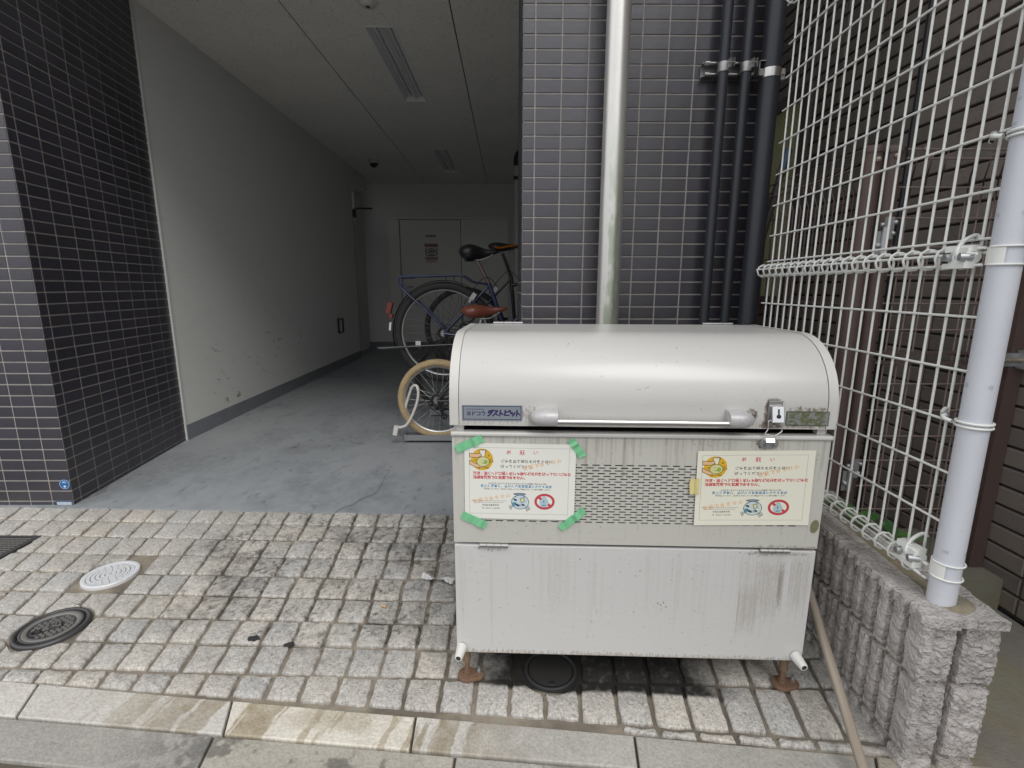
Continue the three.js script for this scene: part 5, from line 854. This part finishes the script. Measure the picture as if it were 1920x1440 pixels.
const paperMat = mat(0.86, 0.87, 0.85, 0.55, { map: noticeTex, clearcoat: 0.3, clearcoatRoughness: 0.3 }), paperOld = mat(0.86, 0.85, 0.76, 0.6, { map: noticeTex });
{
  const a = solo('paper_notice', 'white laminated notice held by green tape on the bin', 'notice', sheet(0.2565, 0.186, 0.001), paperMat, 'printed notices on the bin'); a.position.set(-0.2705, 0.5555, 0.0004); a.rotation.z = -0.004; onBin(a);
  const b = solo('paper_notice', 'yellowed notice without green tape at the right of the bin', 'notice', sheet(0.262, 0.1815, 0.0012), paperOld, 'printed notices on the bin'); b.position.set(0.2655, 0.5485, 0.0004); b.rotation.z = 0.02; onBin(b);
}
const tapeMat = mat(0.26, 0.70, 0.38, 0.4, { map: rep(tex(64, 256, (u, v) => grey(0.8 + 0.35 * fbm(u * 5, v * 30, 3))), 1, 1), transmission: 0.25, thickness: 0 });
function strip(w, h, fold) { const g = new THREE.PlaneGeometry(w, h, 20, 3), p = g.attributes.position; for (let i = 0; i < p.count; i++) { const x = p.getX(i) / w; p.setZ(i, 0.0042 + 0.0014 * Math.abs(Math.sin(x * 9 + fold)) + (Math.abs(x - fold) < 0.06 ? 0.003 : 0)); if (Math.abs(x) > 0.49) p.setX(i, p.getX(i) + rr(-0.002, 0.002)); } g.computeVertexNormals(); return clean(g); }
for (const [x, y, w, h, rz, f, lab] of [[-0.386, 0.6475, 0.066, 0.02, 0.42, 0.2, 'green tape strip over the upper left corner of the white notice'], [-0.1405, 0.640, 0.05, 0.0165, -0.95, -0.2, 'crumpled green tape strip over the upper right corner of the white notice'], [-0.3775, 0.459, 0.062, 0.02, -0.43, 0.3, 'green tape strip over the lower left corner of the white notice'], [-0.146, 0.4655, 0.072, 0.0185, 0.72, 0.15, 'green tape strip over the lower right corner of the white notice']]) {
  const o = solo('green_tape', lab, 'tape', strip(w, h, f), tapeMat, 'green tape on the white notice'); o.position.set(x, y, 0); o.rotation.z = rz; onBin(o);
}
{ const o = solo('yellow_tape', 'short pale yellow tape at the left edge of the yellowed notice', 'tape', strip(0.022, 0.038, 0.1), mat(0.72, 0.64, 0.3, 0.5)); o.position.set(0.130, 0.5525, 0.001); o.rotation.z = 0.03; onBin(o); }
{ // dead leaf stuck on the panel corner
  const n = 22, s = poly(Array.from({ length: n }, (_, i) => { const a = i / n * 6.2832, r = 1 + rr(-0.06, 0.06); return [Math.cos(a) * 0.0088 * r, Math.sin(a) * 0.0165 * r]; }));
  const o = solo('dry_leaf', 'dead olive leaf stuck to the lower right corner of the slotted panel', 'leaf', clean(new THREE.ExtrudeGeometry(s, { depth: 0.001, bevelEnabled: false })), mat(0.20, 0.19, 0.10, 0.8, { map: rep(tex(64, 64, (u, v) => grey(0.5 + 0.9 * fbm(u * 7, v * 7, 4, 7))), 0.03) })); o.position.set(0.4145, 0.4565, 0.0008); o.rotation.z = -0.12; onBin(o);
}

// ---------------------------------------------------------------- bicycles in the passage
const spokeDark = mat(0.16, 0.16, 0.165, 0.4, { metalness: 0.8 });
function bicycle(o) {
  const t = thing('bicycle', o.label, 'bicycle', 'bicycles parked in the passage', o.pos, o.turn || 0), Y = o.R + (o.lift || 0), fm = o.frame;
  const wheel = (x) => {
    const w = new THREE.Group(); w.name = 'wheel'; w.position.set(x, Y, 0); t.add(w); const r = o.R - o.tw;
    part(w, 'tyre', ring(r, o.tw, 0, 0, 0, 0, 0, 72, 12), o.tyre);
    part(w, 'rim', (() => { const q = r - o.tw * 0.7; const g = new THREE.LatheGeometry([[q - 0.014, -0.009], [q, -0.0115], [q + 0.003, -0.0105], [q + 0.003, 0.0105], [q, 0.0115], [q - 0.014, 0.009], [q - 0.014, -0.009]].map(([a, b]) => new THREE.Vector2(a, b)), 64); g.rotateX(Math.PI / 2); return clean(g); })(), o.rim);
    const S = []; for (let i = 0; i < 32; i++) { const a = i / 32 * 6.2832, b = a + (i % 4 < 2 ? 0.9 : -0.9), h = 0.022; S.push(rod(V(Math.cos(b) * h, Math.sin(b) * h, i % 2 ? 0.026 : -0.026), V(Math.cos(a) * (r - o.tw), Math.sin(a) * (r - o.tw), 0), 0.0011, 5)); }
    part(w, 'spokes', merge(S), o.spoke || spokeDark); part(w, 'hub', merge([rod(V(0, 0, -0.045), V(0, 0, 0.045), 0.016, 14), rod(V(0, 0, -0.03), V(0, 0, -0.025), 0.026, 18), rod(V(0, 0, 0.025), V(0, 0, 0.03), 0.026, 18)]), dullSteel); return w;
  };
  const wb = o.wb; wheel(0); wheel(wb);
  const C = V(o.cl[0], Y + o.cl[1], 0), B = V(o.bb[0], Y + o.bb[1], 0), Ht = V(wb - 0.22, Y + o.head, 0), Hb = V(wb - 0.17, Y + o.head - 0.17, 0), tb = o.tubeR || 0.016;
  const F = [rod(C, B, tb), rod(V(lerp(B.x, C.x, o.topAt), lerp(B.y, C.y, o.topAt), 0), Ht.clone().add(V(0.012, -0.04, 0)), tb), rod(B, Hb, tb * 1.15), rod(Hb, Ht, tb * 1.2)];
  for (const s of [-0.055, 0.055]) F.push(rod(V(0, Y, s), V(C.x - 0.01, C.y - 0.03, s * 0.4), 0.009), rod(V(0, Y, s), V(B.x - 0.03, B.y, s * 0.6), 0.0105));
  part(t, 'frame', merge(F), fm);
  const K = []; for (const s of [-0.05, 0.05]) K.push(tube([V(wb, Y, s), V(wb - 0.07, Y + 0.12, s), V(wb - 0.14, Y + o.R + 0.02, s * 0.9), Hb.clone().add(V(0, 0, s * 0.2))], 0.0105, 16, 8)); part(t, 'fork', merge(K), fm);
  const sp = V(o.sad[0], Y + o.sad[1], 0); part(t, 'seat_post', rod(C, sp.clone().add(V(0.0, -0.035, 0)), 0.0128, 14), o.postMat || dullSteel);
  const L = o.sadL, sg = new THREE.SphereGeometry(1, 30, 18), p = sg.attributes.position;                 // saddle: broad tail, narrow nose
  for (let i = 0; i < p.count; i++) { const u = p.getX(i), wd = lerp(0.082, 0.02, sstep(-0.75, 0.35, u)), hh = lerp(o.sadH || 0.042, 0.024, sstep(-0.6, 0.6, u)); p.setXYZ(i, u * L / 2, Math.max(-0.9, p.getY(i)) * hh + 0.012 * u * u - 0.004, p.getZ(i) * wd); }
  sg.computeVertexNormals(); sg.rotateZ(o.sadTilt || 0); sg.translate(sp.x + 0.015, sp.y + 0.01, 0); const sad = new THREE.Group(); sad.name = 'saddle'; t.add(sad); part(sad, 'saddle_top', clean(sg), o.saddle);
  part(sad, 'saddle_rails', merge([-1, 1].map((s) => tube([V(sp.x - 0.08, sp.y - 0.005, s * 0.045), V(sp.x - 0.03, sp.y - 0.036, s * 0.024), V(sp.x + 0.05, sp.y - 0.034, s * 0.02), V(sp.x + 0.11, sp.y + 0.0, s * 0.008)], 0.0035, 16, 6))), dullSteel);
  if (o.trim) part(sad, 'saddle_trim', tube([V(sp.x - 0.06, sp.y + 0.004, 0.068), V(sp.x - 0.01, sp.y + 0.0, 0.05), V(sp.x + 0.05, sp.y + 0.014, 0.026), V(sp.x + L / 2 + 0.02, sp.y + 0.026, 0.002)], 0.0085, 24, 8), o.trim);
  if (o.springs) part(sad, 'saddle_spring', merge([-1, 1].map((s) => tube(Array.from({ length: 30 }, (_, i) => V(sp.x - 0.07 + 0.011 * Math.cos(i * 0.9), sp.y - 0.045 + i * 0.0013, s * 0.045 + 0.011 * Math.sin(i * 0.9))), 0.003, 90, 5))), blackPlastic);
  const st = Ht.clone().add(V(-0.03, 0.1, 0)); part(t, 'stem', rod(Ht, st, 0.013), dullSteel);
  part(t, 'handlebar', tube([V(st.x - 0.16, st.y + 0.02, -0.27), V(st.x - 0.06, st.y + 0.03, -0.25), st.clone().add(V(0.02, 0, -0.05)), st.clone().add(V(0.02, 0, 0.05)), V(st.x - 0.06, st.y + 0.03, 0.25), V(st.x - 0.16, st.y + 0.02, 0.27)], 0.0115, 40, 8), dullSteel);
  for (const s of [-1, 1]) part(t, 'grip', rod(V(st.x - 0.16, st.y + 0.02, s * 0.27), V(st.x - 0.075, st.y + 0.028, s * 0.253), 0.017, 12), blackPlastic);
  const cr = new THREE.Group(); cr.name = 'crank_set'; t.add(cr); part(cr, 'chain_ring', ring(0.075, 0.005, B.x, B.y, 0.05, 0, 0, 40, 6), dullSteel); part(cr, 'crank_arm', merge([rod(V(B.x, B.y, 0.062), V(B.x + 0.11, B.y - 0.12, 0.068), 0.009), rod(V(B.x, B.y, -0.062), V(B.x - 0.11, B.y + 0.12, -0.068), 0.009)]), dullSteel); for (const s of [-1, 1]) part(cr, 'pedal', box(0.09, 0.022, 0.07, B.x + s * 0.11, B.y - s * 0.12, s * 0.11), blackPlastic);
  part(t, 'chain', merge([rod(V(0, Y + 0.03, 0.048), V(B.x, B.y + 0.075, 0.05), 0.004, 6), rod(V(0, Y - 0.03, 0.048), V(B.x, B.y - 0.075, 0.05), 0.004, 6), ring(0.036, 0.007, 0, Y, 0.046, 0, 0, 28, 6)]), mat(0.05, 0.045, 0.04, 0.6, { metalness: 0.6 }));
  part(t, 'rear_derailleur', merge([rod(V(0.01, Y - 0.01, 0.06), V(0.03, Y - 0.085, 0.058), 0.008, 8), ring(0.018, 0.005, 0.03, Y - 0.05, 0.05, 0, 0, 20, 6), ring(0.018, 0.005, 0.04, Y - 0.1, 0.05, 0, 0, 20, 6), box(0.012, 0.07, 0.006, 0.036, Y - 0.075, 0.056, 0, 0, 0.2)]), blackPlastic);
  part(t, 'cable', merge([tube([C.clone().add(V(0.06, -0.02, 0.02)), C.clone().add(V(-0.01, 0.04, 0.03)), C.clone().add(V(-0.09, -0.02, 0.035)), V(C.x * 0.45, lerp(Y, C.y, 0.55), 0.045), V(0.12, Y + 0.04, 0.065), V(0.02, Y - 0.06, 0.066)], 0.0028, 40, 6), tube([V(B.x, B.y + 0.03, 0.02), V(0.2, Y + 0.02, 0.07), V(0.02, Y + 0.06, 0.085), V(-0.05, Y - 0.02, 0.07), V(0.02, Y - 0.09, 0.062)], 0.0028, 30, 6)]), blackPlastic);
  part(t, 'brake_caliper', merge([box(0.03, 0.05, 0.11, C.x * 0.66, lerp(Y, C.y, 0.74), 0, 0, 0, -0.6), box(0.012, 0.03, 0.13, C.x * 0.6, lerp(Y, C.y, 0.66), 0, 0, 0, -0.6)]), dullSteel);
  if (o.fender) { const fr = o.R + 0.008, g = new THREE.TorusGeometry(fr, 0.026, 6, 60, Math.PI * 1.05); g.scale(1, 1, 1); const q = g.attributes.position; for (let i = 0; i < q.count; i++) { const x = q.getX(i), y = q.getY(i), l = Math.hypot(x, y), k = l < fr ? fr - (fr - l) * 0.12 : fr + (l - fr) * 0.12; q.setX(i, x * k / l); q.setY(i, y * k / l); } g.computeVertexNormals(); g.rotateZ(0.15); g.translate(0, Y, 0); part(t, 'fender', clean(g), o.fender); }
  if (o.rack) {
    const top = Y + 0.378, P2 = []; for (const s of [-0.055, 0.055]) P2.push(tube([V(0.02, Y + 0.01, s * 1.1), V(-0.1, Y + 0.14, s * 1.05), V(-0.22, Y + 0.25, s), V(-0.285, Y + 0.315, s), V(-0.29, top - 0.012, s), V(-0.255, top, s), V(-0.1, top + 0.003, s), V(0.12, top + 0.008, s), V(0.2, top - 0.035, s * 0.6), V(C.x - 0.01, C.y - 0.005, s * 0.25)], 0.0075, 60, 8, false, 0.3));
    for (const x of [-0.27, -0.12, 0.02, 0.12]) P2.push(rod(V(x, top + (x < -0.26 ? -0.004 : 0.003), -0.055), V(x, top + (x < -0.26 ? -0.004 : 0.003), 0.055), 0.006)); P2.push(rod(V(-0.29, top - 0.008, -0.05), V(-0.2, top - 0.004, -0.05), 0.008)); for (const x of [0.02, 0.075]) P2.push(rod(V(x, top, 0.03), V(x, top - 0.03, 0.03), 0.003)); part(t, 'rear_rack', merge(P2), fm);
  }
  if (o.reflector) { const a = Math.PI * 0.905, r = o.R + 0.03; part(t, 'tail_reflector', merge([box(0.03, 0.075, 0.05, Math.cos(a) * r - 0.012, Y + Math.sin(a) * r + 0.06, 0, 0, 0, -0.28), box(0.022, 0.03, 0.04, Math.cos(a) * r - 0.004, Y + Math.sin(a) * r + 0.005, 0, 0, 0, -0.2)]), mat(0.17, 0.028, 0.018, 0.35)); part(t, 'number_tag', box(0.014, 0.055, 0.045, -r + 0.006, Y + 0.045, 0, 0, 0, -0.1), mat(0.62, 0.66, 0.66, 0.5)); }
  if (o.stand) { part(t, 'kickstand', merge([-0.03, 0.035].map((s) => rod(V(0.1, Y - 0.07, 0.06 + s * 0.3), V(-0.44, Y - 0.1 + s * 0.2, 0.07 + s), 0.0045, 8))), spokeDark); part(t, 'side_reflector', box(0.034, 0.042, 0.008, -0.18, Y - 0.075, 0.03), mat(0.6, 0.6, 0.58, 0.35)); }
  return t;
}
const navy = mat(0.018, 0.026, 0.075, 0.3, { clearcoat: 0.6, clearcoatRoughness: 0.15 }), blackPaint = mat(0.014, 0.014, 0.016, 0.3, { clearcoat: 0.5 }), teal = mat(0.03, 0.08, 0.085, 0.35), alloy = mat(0.52, 0.53, 0.54, 0.35, { metalness: 0.7 });
const cream = mat(0.44, 0.33, 0.19, 0.75, { map: rep(tex(512, 64, (u, v) => { const k = 0.75 + 0.35 * fbm(u * 60, v * 8, 3) - 0.2 * ((u * 80 % 1 < 0.25) ? 1 : 0) * (Math.abs(v - 0.5) < 0.22 ? 1 : 0); return [k, k * 0.98, k * 0.94]; }), 1, 1) });
const nearBike = bicycle({ label: 'small wheeled bicycle with tan tyres and brown saddle nearest the bin', pos: [-0.451, 0.027, -3.1], R: 0.262, tw: 0.024, tyre: cream, rim: alloy, wb: 0.98, cl: [0.22, 0.28], bb: [0.41, 0.0], head: 0.42, topAt: 0.75, frame: blackPaint, spoke: steel, sad: [0.285, 0.555], sadL: 0.29, sadH: 0.05, saddle: mat(0.19, 0.055, 0.032, 0.38, { clearcoat: 0.3 }), sadTilt: 0.05, tubeR: 0.015 });
bicycle({ label: 'navy bicycle with rear rack and black saddle on the raised stand', pos: [-0.438, 0, -3.4], lift: 0.344, R: 0.345, tw: 0.027, tyre: rubber, rim: mat(0.5, 0.51, 0.52, 0.4, { metalness: 0.5 }), wb: 0.99, cl: [0.305, 0.335], bb: [0.445, -0.06], head: 0.4, topAt: 0.2, frame: navy, sad: [0.225, 0.525], sadL: 0.27, sadH: 0.066, saddle: mat(0.012, 0.012, 0.014, 0.35), springs: true, postMat: mat(0.2, 0.14, 0.12, 0.45, { metalness: 0.6 }), fender: blackPaint, rack: true, reflector: true, stand: true });
bicycle({ label: 'black bicycle standing low between the navy and the orange trimmed one', pos: [-0.43, 0, -3.78], lift: 0.02, R: 0.30, tw: 0.021, tyre: rubber, rim: mat(0.1, 0.1, 0.1, 0.4, { metalness: 0.5 }), wb: 0.98, cl: [0.29, 0.3], bb: [0.42, -0.03], head: 0.42, topAt: 0.8, frame: blackPaint, sad: [0.24, 0.5], sadL: 0.25, saddle: blackPlastic });
bicycle({ label: 'black bicycle with orange trimmed saddle farthest back on a raised stand', pos: [-0.36, 0, -4.1], lift: 0.33, R: 0.335, tw: 0.019, tyre: rubber, rim: mat(0.06, 0.06, 0.06, 0.4, { metalness: 0.5 }), wb: 0.93, cl: [0.38, 0.42], bb: [0.42, -0.05], head: 0.44, topAt: 0.85, frame: blackPaint, sad: [0.31, 0.64], sadL: 0.26, saddle: blackPlastic, trim: mat(0.42, 0.13, 0.012, 0.4), postMat: blackPlastic });
{ // rack rails that hold the wheels
  const rk = mat(0.30, 0.31, 0.32, 0.45, { metalness: 0.5 });
  const rail = (z, y, x0, x1, lab, legs) => {
    const t = thing('rack_rail', lab, 'bike rack', 'rack rails under the bicycles', [0, 0, z]);
    part(t, 'channel', merge([boxR(x0, x1, y - 0.008, y - 0.004, -0.032, 0.032), boxR(x0, x1, y - 0.004, y + 0.03, 0.029, 0.032), boxR(x0, x1, y - 0.004, y + 0.03, -0.032, -0.029)]), rk); part(t, 'end_cap', boxR(x0 - 0.012, x0 - 0.0005, y - 0.01, y + 0.034, -0.035, 0.035), rk);
    for (const x of legs) part(t, 'support', merge([boxR(x - 0.015, x + 0.015, 0.0, y - 0.0085, -0.02, 0.02), boxR(x - 0.05, x + 0.05, 0.0005, 0.006, -0.05, -0.021), boxR(x - 0.05, x + 0.05, 0.0005, 0.006, 0.021, 0.05)]), rk); return t;
  };
  const r0 = rail(-3.1, 0.029, -0.66, 0.85, 'grey floor rail under the tan tyre at the bin', [-0.3, 0.6]);
  rail(-3.4, 0.348, -0.2, 0.88, 'raised grey rail under the navy bicycle', [0.15, 0.75]); rail(-3.78, 0.022, -0.6, 0.85, 'grey floor rail under the low black bicycle', [-0.2, 0.6]); rail(-4.1, 0.334, -0.2, 0.86, 'raised grey rail under the orange trimmed bicycle', [0.15, 0.75]);
}
{ // white cable lock hanging in the tan-tyred wheel
  const t = thing('cable_lock', 'white cable lock looped through the tan tyred wheel', 'lock', null, [-0.451, 0.289, -3.06]);
  const lw = mat(0.66, 0.62, 0.58, 0.45); part(t, 'cable', tube([V(-0.26, -0.175, 0.02), V(-0.2, -0.155, 0.02), V(-0.15, -0.07, 0.022), V(-0.118, 0.03, 0.022), V(-0.125, 0.095, 0.012), V(-0.16, 0.085, -0.01), V(-0.195, 0.0, -0.03), V(-0.215, -0.06, -0.035)], 0.009, 50, 10), lw); part(t, 'lock_head', box(0.028, 0.062, 0.026, -0.268, -0.19, 0.02, 0, 0, -0.2), lw);
}
renderer.render(scene, camera);
